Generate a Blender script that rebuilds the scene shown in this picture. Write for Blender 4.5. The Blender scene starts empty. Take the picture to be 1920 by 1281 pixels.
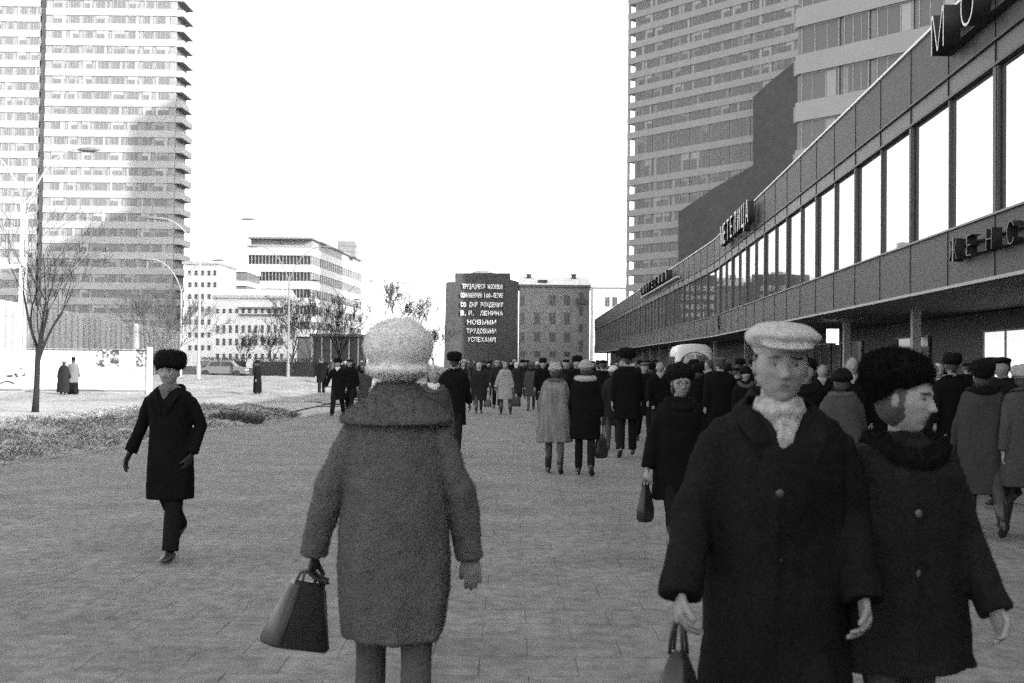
import bpy, bmesh, math, random
import numpy as np
from mathutils import Vector, Matrix, noise
R = math.radians
random.seed(7)
rs = np.random.RandomState(7)
scn = bpy.context.scene
col = scn.collection

# ------------------------------------------------------------------ camera, sky, sun, exposure
F, CX, CY = 2133.0, 960.0, 640.5
EYE, PITCH, ROLL = 1.65, R(1.007), R(0.6)
f_ = Vector((0, math.cos(PITCH), math.sin(PITCH)))
r0 = Vector((1, 0, 0)); u0 = Vector((0, -math.sin(PITCH), math.cos(PITCH)))
r_ = r0*math.cos(ROLL)+u0*math.sin(ROLL)
u_ = u0*math.cos(ROLL)-r0*math.sin(ROLL)
cd = bpy.data.cameras.new('camera'); cam = bpy.data.objects.new('camera', cd); col.objects.link(cam)
M = Matrix((r_, u_, -f_)).transposed().to_4x4(); M.translation = (0, 0, EYE)
cam.matrix_world = M
cd.sensor_width = 36; cd.lens = 36*F/1920; cd.clip_end = 5000; cd.clip_start = .05
cd.dof.use_dof = True; cd.dof.focus_distance = 16; cd.dof.aperture_fstop = 4.5
scn.camera = cam
SUN_AZ = Vector((.80, -.60)).normalized(); SUN_EL = R(23)
w = bpy.data.worlds.new('World'); scn.world = w; w.use_nodes = True
nt = w.node_tree; nt.nodes.clear()
sk = nt.nodes.new('ShaderNodeTexSky'); sk.sky_type = 'NISHITA'; sk.sun_disc = False
sk.sun_elevation = SUN_EL; sk.sun_rotation = math.atan2(SUN_AZ.x, SUN_AZ.y)
sk.air_density = 1.0; sk.dust_density = 1.2; sk.ozone_density = 1
bw = nt.nodes.new('ShaderNodeRGBToBW'); bg = nt.nodes.new('ShaderNodeBackground'); wo = nt.nodes.new('ShaderNodeOutputWorld')
nt.links.new(sk.outputs[0], bw.inputs[0]); nt.links.new(bw.outputs[0], bg.inputs[0]); nt.links.new(bg.outputs[0], wo.inputs[0])
bg.inputs[1].default_value = 0.15
sd = bpy.data.lights.new('sun', 'SUN'); sd.energy = 2.2; sd.angle = R(.53); sd.color = (1, 1, 1)
sun = bpy.data.objects.new('sun', sd); col.objects.link(sun)
sdir = Vector((SUN_AZ.x*math.cos(SUN_EL), SUN_AZ.y*math.cos(SUN_EL), math.sin(SUN_EL)))
sun.rotation_euler = sdir.to_track_quat('Z', 'Y').to_euler(); sun.location = (60, -60, 120)
scn.view_settings.view_transform = 'Standard'; scn.view_settings.look = 'None'
scn.view_settings.gamma = 1; scn.view_settings.exposure = 2.3; scn.view_settings.use_curve_mapping = False
scn.cycles.use_denoising = False; scn.cycles.use_adaptive_sampling = True; scn.cycles.adaptive_threshold = .032; scn.cycles.adaptive_min_samples = 32
scn.cycles.max_bounces = 6; scn.cycles.caustics_reflective = False; scn.cycles.caustics_refractive = False

def at(px, py, Y):
    d = f_ + r_*((px-CX)/F) + u_*((CY-py)/F)
    return Vector((0, 0, EYE)) + d*(Y/d.y)
TMPS = bpy.data.scenes.new('workshop')
def evaluated(ob):      # evaluate one object in a scene of its own, then throw it away
    TMPS.collection.objects.link(ob)
    with bpy.context.temp_override(scene=TMPS, view_layer=TMPS.view_layers[0]):
        dg = bpy.context.evaluated_depsgraph_get(); me = bpy.data.meshes.new_from_object(ob.evaluated_get(dg))
    bpy.data.objects.remove(ob); return me
def gnd(px, py):
    d = f_ + r_*((px-CX)/F) + u_*((CY-py)/F)
    return Vector((0, 0, EYE)) + d*(-EYE/d.z)
def onplane(px, py, P, n):
    d = f_ + r_*((px-CX)/F) + u_*((CY-py)/F); o = Vector((0, 0, EYE))
    return o + d*((P-o).dot(n)/d.dot(n))

# ------------------------------------------------------------------ materials (all neutral greys: the scene is seen in black and white)
MATS = {}
def mat(name, v, rough=.85, amp=.0, scale=4.0, bump=0.0, bscale=None, spec=.3, rnd=0.0, metallic=0, stretch=None, amp2=0, scale2=1, world=False):
    if name in MATS: return MATS[name]
    m = bpy.data.materials.new(name); m.use_nodes = True; MATS[name] = m
    t = m.node_tree; N = t.nodes; L = t.links; b = N['Principled BSDF']
    b.inputs['Base Color'].default_value = (v, v, v, 1); b.inputs['Roughness'].default_value = rough
    b.inputs['Specular IOR Level'].default_value = spec; b.inputs['Metallic'].default_value = metallic
    m.diffuse_color = (v, v, v, 1)
    tc = N.new('ShaderNodeTexCoord'); mp = N.new('ShaderNodeMapping')
    if world: L.new(N.new('ShaderNodeNewGeometry').outputs['Position'], mp.inputs[0])
    else:
        oi0 = N.new('ShaderNodeObjectInfo'); q0 = N.new('ShaderNodeMath'); q0.operation = 'MULTIPLY'; q0.inputs[1].default_value = 53.0
        v0 = N.new('ShaderNodeVectorMath'); v0.operation = 'ADD'; L.new(oi0.outputs['Random'], q0.inputs[0]); L.new(q0.outputs[0], v0.inputs[1]); L.new(tc.outputs['Object'], v0.inputs[0]); L.new(v0.outputs[0], mp.inputs[0])
    if stretch: mp.inputs['Scale'].default_value = stretch
    cur = None
    def nz(sc, det=5):
        n = N.new('ShaderNodeTexNoise'); n.inputs['Scale'].default_value = sc; n.inputs['Detail'].default_value = det
        L.new(mp.outputs[0], n.inputs['Vector']); return n
    def mr(sock, lo, hi, a=.25, b2=.75):
        q = N.new('ShaderNodeMapRange'); q.inputs[1].default_value = a; q.inputs[2].default_value = b2
        q.inputs[3].default_value = lo; q.inputs[4].default_value = hi; L.new(sock, q.inputs[0]); return q.outputs[0]
    def mul(a, b2):
        q = N.new('ShaderNodeMath'); q.operation = 'MULTIPLY'
        for i, s in enumerate((a, b2)):
            if isinstance(s, float): q.inputs[i].default_value = s
            else: L.new(s, q.inputs[i])
        return q.outputs[0]
    if amp: cur = mr(nz(scale).outputs[0], 1-amp, 1+amp)
    if amp2:
        o = mr(nz(scale2, 3).outputs[0], 1-amp2, 1+amp2); cur = mul(cur, o) if cur else o
    if rnd:
        oi = N.new('ShaderNodeObjectInfo'); o = mr(oi.outputs['Random'], 1-rnd, 1+rnd, 0, 1); cur = mul(cur, o) if cur else o
    if cur: L.new(mul(cur, float(v)), b.inputs['Base Color'])
    if bump:
        bp = N.new('ShaderNodeBump'); bp.inputs['Strength'].default_value = 1; bp.inputs['Distance'].default_value = bump
        L.new(nz(bscale or scale*3).outputs[0], bp.inputs['Height']); L.new(bp.outputs[0], b.inputs['Normal'])
    return m
def glassmat(name, v, refl, rough=.03):
    if name in MATS: return MATS[name]
    m = bpy.data.materials.new(name); m.use_nodes = True; MATS[name] = m
    t = m.node_tree; N = t.nodes; L = t.links; N.clear()
    o = N.new('ShaderNodeOutputMaterial'); mx = N.new('ShaderNodeMixShader'); d = N.new('ShaderNodeBsdfDiffuse'); g = N.new('ShaderNodeBsdfGlossy')
    fr = N.new('ShaderNodeLayerWeight'); fr.inputs[0].default_value = refl
    d.inputs[0].default_value = (v, v, v, 1); g.inputs[0].default_value = (.56, .56, .56, 1); g.inputs[1].default_value = rough
    L.new(fr.outputs[0], mx.inputs[0]); L.new(d.outputs[0], mx.inputs[1]); L.new(g.outputs[0], mx.inputs[2]); L.new(mx.outputs[0], o.inputs[0])
    n = N.new('ShaderNodeTexNoise'); n.inputs['Scale'].default_value = .35; tc = N.new('ShaderNodeTexCoord'); L.new(tc.outputs['Object'], n.inputs['Vector'])
    bp = N.new('ShaderNodeBump'); bp.inputs['Distance'].default_value = .02; bp.inputs['Strength'].default_value = .35
    L.new(n.outputs[0], bp.inputs['Height']); L.new(bp.outputs[0], g.inputs['Normal'])
    return m

# ------------------------------------------------------------------ mesh helpers
class MB:
    def __init__(s): s.v = []; s.f = []; s.m = []; s.M = None
    def add(s, vs, fs, m=0):
        o = len(s.v)
        if s.M is not None: vs = [s.M @ Vector(v) for v in vs]
        s.v.extend([tuple(v) for v in vs]); s.f.extend([tuple(i+o for i in f) for f in fs]); s.m.extend([m]*len(fs))
    def box(s, x0, x1, y0, y1, z0, z1, m=0, skip=''):
        vs = [(x0,y0,z0),(x1,y0,z0),(x1,y1,z0),(x0,y1,z0),(x0,y0,z1),(x1,y0,z1),(x1,y1,z1),(x0,y1,z1)]
        fs = {'b':(0,3,2,1),'t':(4,5,6,7),'f':(0,1,5,4),'k':(2,3,7,6),'l':(3,0,4,7),'r':(1,2,6,5)}
        s.add(vs, [f for k, f in fs.items() if k not in skip], m)
    def prism(s, pts, h, m=0):      # pts: 3-D polygon, h: offset vector
        n = len(pts); pts = [Vector(p) for p in pts]; h = Vector(h)
        s.add(pts+[p+h for p in pts], [tuple(range(n))[::-1], tuple(range(n, 2*n))]+[(i, (i+1) % n, n+(i+1) % n, n+i) for i in range(n)], m)
    def loft(s, rings, m=0, caps=True):
        n = len(rings[0]); vs = [tuple(p) for r in rings for p in r]; fs = []
        for k in range(len(rings)-1):
            for i in range(n):
                j = (i+1) % n; fs.append((k*n+i, k*n+j, (k+1)*n+j, (k+1)*n+i))
        if caps: fs.append(tuple(range(n))[::-1]); fs.append(tuple(range((len(rings)-1)*n, len(rings)*n)))
        s.add(vs, fs, m)
    def tube(s, pts, rads, seg=10, m=0, caps=True, flat=1.0, ref=None, dome=False):
        pts = [Vector(p) for p in pts]
        if dome:
            d0 = (pts[0]-pts[1]).normalized(); d1 = (pts[-1]-pts[-2]).normalized()
            pts = [pts[0]+d0*rads[0]*.9, pts[0]+d0*rads[0]*.55]+pts+[pts[-1]+d1*rads[-1]*.55, pts[-1]+d1*rads[-1]*.9]
            rads = [rads[0]*.35, rads[0]*.8]+list(rads)+[rads[-1]*.8, rads[-1]*.35]
        rings = []; T = (pts[1]-pts[0]).normalized()
        a = Vector(ref) if ref is not None else (Vector((0,0,1)) if abs(T.z) < .9 else Vector((0,1,0)))
        for i, p in enumerate(pts):
            T = (pts[min(i+1, len(pts)-1)]-pts[max(i-1, 0)]).normalized()
            a = (a - T*a.dot(T)).normalized(); b = T.cross(a)
            rings.append([p + a*(rads[i]*math.cos(2*math.pi*k/seg)*flat) + b*(rads[i]*math.sin(2*math.pi*k/seg)) for k in range(seg)])
        s.loft(rings, m, caps)
    def ell(s, c, r, m=0, nu=16, nv=10, rot=None):
        c = Vector(c); rings = []
        for j in range(nv+1):
            ph = -math.pi/2 + math.pi*(j+.02*(j == 0)-.02*(j == nv))/nv
            ring = []
            for i in range(nu):
                th = 2*math.pi*i/nu
                p = Vector((r[0]*math.cos(ph)*math.cos(th), r[1]*math.cos(ph)*math.sin(th), r[2]*math.sin(ph)))
                ring.append(c + (rot @ p if rot is not None else p))
            rings.append(ring)
        s.loft(rings, m)
    def mesh(s, name, mats):
        me = bpy.data.meshes.new(name); me.from_pydata(s.v, [], s.f)
        for m in mats: me.materials.append(m)
        if len(mats) > 1: me.polygons.foreach_set('material_index', s.m)
        me.update(); return me
    def build(s, name, mats, parent=None, smooth=False, **kw):
        if not isinstance(mats, (list, tuple)): mats = [mats]
        me = s.mesh(name, mats)
        if smooth: me.polygons.foreach_set('use_smooth', [True]*len(me.polygons))
        return link(name, me, parent, **kw)
def link(name, me, parent=None, loc=None, rot=None, mtx=None, **props):
    o = bpy.data.objects.new(name, me); col.objects.link(o)
    if parent is not None: o.parent = parent
    if mtx is not None: o.matrix_local = mtx
    if loc is not None: o.location = loc
    if rot is not None: o.rotation_euler = rot
    for k, v in props.items(): o[k] = v
    return o
def empty(name, loc, label, cat, group=None, rz=0):
    o = bpy.data.objects.new(name, None); col.objects.link(o); o.location = loc; o.rotation_euler = (0, 0, rz)
    o.empty_display_size = .2; o['label'] = label; o['category'] = cat
    if group: o['group'] = group
    return o
def tagit(o, label, cat, group=None):
    o['label'] = label; o['category'] = cat
    if group: o['group'] = group
    return o

# ------------------------------------------------------------------ street geometry
A1 = math.atan((1103-960)/F)
dS = Vector((math.sin(A1), math.cos(A1), 0)); pS = Vector((math.cos(A1), -math.sin(A1), 0))
def street(t, s): return pS*s + dS*t       # t metres along the street, s metres to the right
FAC = 9.5

# ------------------------------------------------------------------ ground
g = MB(); g.box(-1500, 1500, -300, 2500, -.6, -.06)
g.build('ground', mat('ground_grey', .30, amp=.25, scale=.15), kind='structure')

# pavement sheet + slabs
pv = MB()
PAVL = [gnd(-260, 905), gnd(0, 872), gnd(180, 847), gnd(330, 818), gnd(430, 800), gnd(545, 786)]
poly = [Vector((-16, -12, 0))]+[Vector((-14, PAVL[0].y-4, 0))]+PAVL+[Vector((PAVL[-1].x+1, 42, 0)), Vector((PAVL[-1].x-3, 58, 0)), Vector((PAVL[-1].x+2, 300, 0)), Vector((60, 300, 0)), Vector((17, -12, 0))]
pv.add([(p.x, p.y, -.005) for p in poly], [tuple(range(len(poly)))])
pavement = pv.build('pavement', mat('pavement_joint', .14, amp=.3, scale=3), kind='structure')
def inpoly(x, y):
    c = False; n = len(poly)
    for i in range(n):
        a, b = poly[i], poly[(i+1) % n]
        if (a.y > y) != (b.y > y) and x < (b.x-a.x)*(y-a.y)/(b.y-a.y)+a.x: c = not c
    return c
slabm = mat('slab_concrete', .165, rough=.9, amp=.26, scale=1.3, bump=.006, bscale=45, rnd=.05, amp2=.34, scale2=9, world=True)
SW, SD = .53, .40
sb = MB(); e = .0014
def slab_add(mb, cx, cy, dz, ex, bv=.003):
    x0, x1, y0, y1 = cx-SW/2+e*.5, cx+SW/2-e*.5, cy-SD/2+e, cy+SD/2-e
    t = [dz + ex*random.uniform(-1, 1) for _ in range(4)]
    bv = bv*.7; vs = [(x0,y0,-.0045),(x1,y0,-.0045),(x1,y1,-.0045),(x0,y1,-.0045),(x0+bv,y0+bv,t[0]),(x1-bv,y0+bv,t[1]),(x1-bv,y1-bv,t[2]),(x0+bv,y1-bv,t[3])]
    mb.add(vs, [(4,5,6,7),(0,1,5,4),(1,2,6,5),(2,3,7,6),(3,0,4,7)])
slab_meshes = []
for k in range(6):
    b = MB(); slab_add(b, 0, 0, 0, .0008); slab_meshes.append(b.mesh('paving_slab', [slabm]))
cells = []
row = 0; y = 1.0
while y < 46:
    x = -15 + (row % 2)*SW/2
    while x < 16:
        if inpoly(x, y) and x < FAC+1+y*.067+6: cells.append((x, y))
        x += SW
    y += SD; row += 1
def vis(c):
    q = c[0]/c[1]*F+CX
    return -30 < q < 1950 and c[1] > 5.6
near = sorted([c for c in cells if vis(c)], key=lambda c: c[1])[:295]
ns = set(near); rest = MB()
for c in cells:
    if c in ns: link('paving_slab', random.choice(slab_meshes), pavement, loc=(c[0], c[1], random.uniform(-.0010, .0010)), rot=(0, 0, random.uniform(-.004, .004)))
    else: slab_add(rest, c[0], c[1], random.uniform(-.0010, .0010), .0006)
rest.build('paving_slabs_beyond', slabm, pavement, kind='stuff')
far = MB()
far.add([(-4.6, 46, -.002), (24, 46, -.002), (62, 300, -.002), (PAVL[-1].x+2, 300, -.002), (PAVL[-1].x-3, 58, -.002)], [(0, 1, 2, 3, 4)])
far.build('far_pavement', mat('far_pavement_grey', .165, amp=.2, scale=.5, world=True), kind='structure')

# snowy lawn with path, heaps, as one displaced sheet
def grid_sheet(name, x0, x1, y0, y1, step, zf, m, keep=None, **kw):
    nx = int((x1-x0)/step)+1; ny = int((y1-y0)/step)+1
    vs = []; ok = []
    for j in range(ny):
        for i in range(nx):
            x = x0+(x1-x0)*i/(nx-1); yy = y0+(y1-y0)*j/(ny-1); vs.append((x, yy, zf(x, yy)))
            ok.append(True if keep is None else keep(x, yy))
    fs = []
    for j in range(ny-1):
        for i in range(nx-1):
            q = (j*nx+i, j*nx+i+1, (j+1)*nx+i+1, (j+1)*nx+i)
            if any(ok[a] for a in q): fs.append(q)
    b = MB(); b.add(vs, fs); return b.build(name, m, smooth=True, **kw)
def fbm(x, y, s): return noise.fractal((x*s, y*s, 0), 1, 2, 4)
snow = mat('old_snow', .21, rough=.8, amp=.35, scale=.5, bump=.05, bscale=6, amp2=.25, scale2=3.5)
dirty = mat('dirty_snow', .27, rough=.9, amp=.3, scale=1.6, bump=.02, bscale=14, amp2=.3, scale2=7)
def lawn_z(x, y):
    z = -.03
    if y > 42: z += .22*max(0, min(1, (y-42)/4))*(.6+.8*max(0, fbm(x, y, .22)+.3)) + .05*fbm(x, y, 1.3)
    else: z += .012*fbm(x, y, 1.0)
    if x > -9.0: z -= .3*max(0, min(1, (x+9)/3))*(1 if y > 42 else 0)
    return z
bedfront = PAVL
grid_sheet('snow_field', -75, -5.5, 41, 98, .8, lawn_z, snow, keep=lambda x, y: x < -6 - max(0, 50-y)*.1 and not (y > 90 and x > -12), kind='structure')
grid_sheet('trodden_path', -40, -7.0, 16, 45, .6, lambda x, y: -.02+.015*fbm(x, y, .9), dirty, keep=lambda x, y: not inpoly(x, y), kind='structure')
rd = MB(); rd.add([(-80, 98, -.03), (-3.0, 98, -.03), (-3.0, 300, -.03), (-80, 300, -.03)], [(0,1,2,3)]); rd.build('road', mat('road_asphalt', .09, amp=.2, scale=.3), kind='structure')

# snow rims and ridges
def ridge(name, pts, wdt, h, m, label, cat, seed, n=60):
    b = MB(); rings = []
    for i in range(n+1):
        t = i/n*(len(pts)-1); k = min(int(t), len(pts)-2); p = pts[k].lerp(pts[k+1], t-k)
        d = (pts[k+1]-pts[k]).normalized(); q = Vector((d.y, -d.x, 0))
        s = .25+.9*max(0, noise.noise((i*.35, seed, 0))+.35); ww = wdt*s; hh = h*s*(.6+.4*noise.noise((i*.8, seed, 5)))
        p = p + q*(.08*noise.noise((i*.5, seed, 9)))
        rings.append([p+q*ww*c+Vector((0, 0, max(-.02, hh*sn))) for c, sn in [(-1, -.3), (-.7, .35), (-.3, .9), (.1, 1), (.5, .7), (1, -.3)]])
    b.loft(rings, 0); o = b.build(name, m, smooth=True); return tagit(o, label, cat)
rimpts = [Vector((p.x, p.y, 0)) for p in PAVL]
o = ridge('snow_rim', rimpts, .13, .07, snow, 'thin crusty rim of snow along the kerb of the flower bed', 'snow', 3, 120)
o['kind'] = 'stuff'
o = ridge('snow_bank', [Vector((-28, 46.0, 0)), Vector((-20, 46.6, 0)), Vector((-13, 46.2, 0))], .55, .28, snow, 'white snow bank below the poster fence', 'snow', 8, 70); o['kind'] = 'stuff'
o = ridge('snow_bank', [Vector((-12, 46.0, 0)), Vector((-8, 45.0, 0)), Vector((-6.4, 43.0, 0))], .5, .16, snow, 'low snow bank edging the open pavement beside the long black coat', 'snow', 12, 60); o['kind'] = 'stuff'

# flower bed with dry frosted stubble
bedback = [gnd(-300, 812), gnd(0, 800), gnd(190, 776), gnd(300, 766), gnd(470, 764), gnd(528, 776)]
bed = MB(); nb = 60; na = 16; vs = []
def lerpl(L, t):
    t *= len(L)-1; k = min(int(t), len(L)-2); return L[k].lerp(L[k+1], t-k)
def bedpt(u, v):
    a = lerpl(PAVL, u).lerp(lerpl(bedback, u), v*.97+.015)
    hmp = .36*math.sin(math.pi*min(1, v*1.05))**.6*(.55+.7*fbm(a.x, a.y, .7))*(1-.55*max(0, (u-.85)/.15))
    return Vector((a.x, a.y, max(-.02, hmp)))
for i in range(nb*2+1):
    for j in range(na+1): vs.append(bedpt(i/(nb*2), j/na))
bed.add(vs, [(i*(na+1)+j, (i+1)*(na+1)+j, (i+1)*(na+1)+j+1, i*(na+1)+j+1) for i in range(nb*2) for j in range(na)])
bed.build('flower_bed', mat('bed_soil_frost', .28, rough=1, amp=.7, scale=2.2, bump=.04, bscale=18, amp2=.35, scale2=11), kind='structure', smooth=True)
st = MB()
for k in range(48000):
    u, v = random.random(), random.random()
    p = bedpt(u, v); c = noise.noise((p.x*.9, p.y*.9, 3))
    if c < -.35: continue
    h = random.uniform(.02, .085)*(1+.9*c); a = random.uniform(0, 6.28); wd = random.uniform(.002, .007)
    d = Vector((math.cos(a), math.sin(a), 0)); q = Vector((-d.y, d.x, 0))*wd
    lean = d*random.uniform(.4, 2.2)*h
    st.add([p-q, p+q, p+lean*.5+Vector((0, 0, h*.6))+q*.7, p+lean+Vector((0, 0, h))], [(0, 1, 2), (0, 2, 3)], 0 if random.random() < .55 else 1 if random.random() < .6 else 2)
st.build('dry_stubble', [mat('stubble_dark', .06), mat('stubble_mid', .20), mat('stubble_frost', .50)], kind='stuff')
# two dark evergreen tufts at the end of the bed
def tuft(px, py, wdt, h, n, label):
    c = gnd(px, py); b = MB()
    for k in range(n):
        a = random.uniform(0, 6.28); rr = wdt*math.sqrt(random.random()); p = c+Vector((rr*math.cos(a), rr*.5*math.sin(a), 0))
        hh = h*(1-.5*rr/wdt)*random.uniform(.5, 1.1); d = Vector((math.cos(a), math.sin(a), 0)); q = Vector((-d.y, d.x, 0))*random.uniform(.006, .016)
        l = d*hh*random.uniform(.1, .6)
        b.add([p-q, p+q, p+l*.4+Vector((0, 0, hh*.6))+q, p+l+Vector((0, 0, hh))], [(0, 1, 2), (0, 2, 3)], random.randint(0, 1))
    b.ell((c.x, c.y, 0), (wdt*.8, wdt*.45, h*.5), 0, 12, 6)
    o = b.build('withered_bush', [mat('tuft_dark', .05), mat('tuft_mid', .12)]); tagit(o, label, 'bush', 'withered bushes in the flower bed')
tuft(438, 794, .75, .42, 900, 'upright dark withered bush just behind the walking man in the fur hat')
tuft(500, 782, .95, .30, 900, 'low sprawling withered bush at the far tip of the flower bed')

# ------------------------------------------------------------------ shopping gallery on the right
PANEL = mat('steel_panel', .062, rough=.6, amp=.13, scale=1.0, stretch=(9, 1, .35), rnd=.07, spec=.2)
PANEL2 = mat('seam_panel', .07, rough=.5, amp=.1, scale=1.0, stretch=(9, 1, .35), rnd=.06)
DARK = mat('dark_metal', .025, rough=.5)
TRIM = mat('pale_trim', .30, rough=.6)
COPE = mat('white_coping', .75, rough=.6)
MULL = mat('mullion_metal', .10, rough=.45, spec=.4)
SHOP = glassmat('shop_glass', .13, .93)
ZS, ZW0, ZW1, ZB, ZR = 3.70, 5.22, 8.70, 9.28, 11.02
BAY = 3.5
Bp = street(86.7, FAC)
E_ = at(1114, 640, 252); E_.z = 0
gal = empty('shopping_gallery', Bp, 'long two storey shopping gallery clad in dark metal panels over a covered walk', 'building')
def seg_matrix(P, d):           # local +y faces the street
    x = d; z = Vector((0, 0, 1)); yv = z.cross(x)
    m = Matrix((x, yv, z)).transposed().to_4x4(); m.translation = P - Bp; return m
lowm = MB(); lowm.box(.03, BAY-.03, -.02, .05, ZS+.06, ZW0-.03); lowm = lowm.mesh('lower_panel', [PANEL])
topm = MB(); topm.box(.03, BAY-.03, -.02, .05, ZB+.02, ZR-.06); topm = topm.mesh('upper_panel', [PANEL])
midm = MB(); midm.box(.03, BAY-.03, -.02, .04, ZW1+.05, ZB-.03); midm = midm.mesh('seam_panel', [PANEL2])
pane = MB(); pane.box(.05, BAY-.05, -.07, -.05, ZW0+.03, ZW1-.03); pane = pane.mesh('window_pane', [SHOP])
mu1 = MB(); mu1.box(-.07, -.02, -.08, .045, ZW0, ZW1); mu1.box(.02, .07, -.08, .02, ZW0, ZW1, 1); mu1.box(-.02, .02, -.08, -.01, ZW0, ZW1, 1); mu1 = mu1.mesh('mullion', [MULL, MULL])
mu2 = MB(); mu2.box(-.17, .06, -.08, -.02, ZW0, ZW1, 1); mu2.box(-.09, .09, -.02, .07, ZW0, ZW1, 1); mu2.box(.09, .14, -.08, .06, ZW0, ZW1, 0); mu2.box(-.14, -.095, -.02, .05, ZW0, ZW1, 0); mu2 = mu2.mesh('mullion', [MULL, DARK])
sg1 = MB(); sg1.box(-.025, .025, -.03, .075, ZS+.06, ZW0-.03); sg1 = sg1.mesh('panel_seam', [DARK])
sg2 = MB(); sg2.box(-.025, .025, -.03, .075, ZW1+.05, ZR-.06); sg2 = sg2.mesh('panel_seam', [DARK])
def run(P, d, k0, k1, flip=False):
    Mx = seg_matrix(P, d)
    for k in range(k0, k1):
        T = Mx @ Matrix.Translation((k*BAY, 0, 0))
        for nm, me in (('lower_panel', lowm), ('upper_panel', topm), ('seam_panel', midm), ('window_pane', pane), ('mullion', mu2 if k % 2 else mu1), ('panel_seam', sg1), ('panel_seam', sg2)):
            link(nm, me, gal, mtx=T)
    L0, L1 = k0*BAY, k1*BAY
    def strip(nm, y0, y1, z0, z1, m):
        b = MB(); b.box(L0, L1, y0, y1, z0, z1); b.build(nm, m, gal, mtx=Mx)
    strip('coping', -.25, .12, ZR-.06, ZR+.01, COPE)
    strip('rail', -.02, .12, ZB-.03, ZB+.02, DARK); strip('rail', -.05, .10, ZW1-.02, ZW1+.05, DARK)
    strip('sill', -.08, .12, ZW0-.03, ZW0+.02, MULL); strip('soffit_edge', -.02, .09, ZS-.02, ZS+.06, TRIM)
P1 = Vector(Bp)
run(Bp, dS, -23, 0)
d2 = (E_-Bp); L2 = d2.length; d2.normalize(); NB2 = int(L2/BAY)
run(Bp, d2, 0, NB2)
# body, soffit, roof, recessed ground floor
body = MB()
rn = Vector((d2.y, -d2.x, 0))
def gpt(t, s):
    return street(t, FAC+s)-Bp
Eb = Bp + d2*(NB2*BAY) - Bp
DEP = 26
for z0, z1 in ((ZS-.02, ZR-.05),):
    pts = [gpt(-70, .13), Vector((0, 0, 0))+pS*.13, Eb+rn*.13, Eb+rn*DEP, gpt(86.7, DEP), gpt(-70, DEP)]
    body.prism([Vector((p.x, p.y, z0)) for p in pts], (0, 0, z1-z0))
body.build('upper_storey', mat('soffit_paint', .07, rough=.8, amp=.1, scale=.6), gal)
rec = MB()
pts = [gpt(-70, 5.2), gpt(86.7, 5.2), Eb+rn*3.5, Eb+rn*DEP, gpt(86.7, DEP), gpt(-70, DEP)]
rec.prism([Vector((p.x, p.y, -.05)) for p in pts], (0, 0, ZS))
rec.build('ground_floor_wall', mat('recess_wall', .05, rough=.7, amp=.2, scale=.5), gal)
seg1 = seg_matrix(Bp, dS); seg2 = seg_matrix(Bp, d2)
cm = MB(); cm.box(-.14, .14, -.14, .14, 0, ZS-.02); cm = cm.mesh('column', [mat('column_stone', .2, rough=.6, amp=.1, scale=2)])
for k in range(-11, 1):
    link('column', cm, gal, mtx=seg1 @ Matrix.Translation((40-86.7+(k+4)*10.5, -1.75, 0)))
for k in range(1, 15):
    link('column', cm, gal, mtx=seg2 @ Matrix.Translation((k*10.5, -1.75, 0)))
shopw = mat('shop_window_light', .55, rough=.3, amp=.25, scale=1.2)
def swin(t, wdt, z0, z1, s=5.15, lit=True, m=None):
    T = seg1 @ Matrix.Translation((t-86.7, -s, 0))
    b = MB(); b.box(-.06, 0, 0, .09, z0-.06, z1+.06); b.box(wdt, wdt+.06, 0, .09, z0-.06, z1+.06); b.box(0, wdt, 0, .09, z0-.06, z0); b.box(0, wdt, 0, .09, z1, z1+.06); b.box(wdt*.52, wdt*.52+.09, 0, .08, z0, z1)
    fr = b.build('shop_window', mat('shop_frame', .16, rough=.5), gal, mtx=T)
    q = MB(); q.box(0, wdt, .01, .03, z0, z1); q.build('pane', m or shopw, fr)
dk = glassmat('dark_shop_glass', .04, .35, .05)
glowm = bpy.data.materials.new('window_glow'); glowm.use_nodes = True
_b = glowm.node_tree.nodes['Principled BSDF']; _b.inputs['Base Color'].default_value = (.6, .6, .6, 1); _b.inputs['Emission Color'].default_value = (1, 1, 1, 1); _b.inputs['Emission Strength'].default_value = .16  # weak emission stands in for light reflected by the shop panes
t = 14.0
for tt, ww, mm in ((38.5, 4.6, glowm), (33.0, 4.6, glowm), (27.6, 4.6, glowm), (22, 4.6, glowm), (50, 5, dk), (62, 5, dk), (70, 5, dk), (78, 5, dk)):
    swin(tt, ww, .45, 2.9, m=mm)
# bright notice board and strip beneath the soffit
nbm = bpy.data.materials.new('lit_sign'); nbm.use_nodes = True
_b = nbm.node_tree.nodes['Principled BSDF']; _b.inputs['Base Color'].default_value = (.8, .8, .8, 1); _b.inputs['Emission Color'].default_value = (1, 1, 1, 1); _b.inputs['Emission Strength'].default_value = .5
pl = Vector(street(54, FAC+3.2)); c0 = onplane(1551, 617, pl, Vector((0, 1, 0))); c1 = onplane(1566, 643, pl, Vector((0, 1, 0)))
b = MB(); b.box(c0.x, c1.x, c0.y, c0.y+.12, c1.z, c0.z); o = b.build('lit_sign', nbm); tagit(o, 'small bright white rectangular sign hanging under the gallery soffit', 'sign')
c0 = onplane(1571, 617, pl, Vector((0, 1, 0))); c1 = onplane(1575, 646, pl, Vector((0, 1, 0)))
b = MB(); b.box(c0.x, c1.x, c0.y+.2, c0.y+.3, c1.z, c0.z); o = b.build('lit_sign', nbm); tagit(o, 'narrow bright vertical light strip next to the small hanging sign', 'sign')

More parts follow.
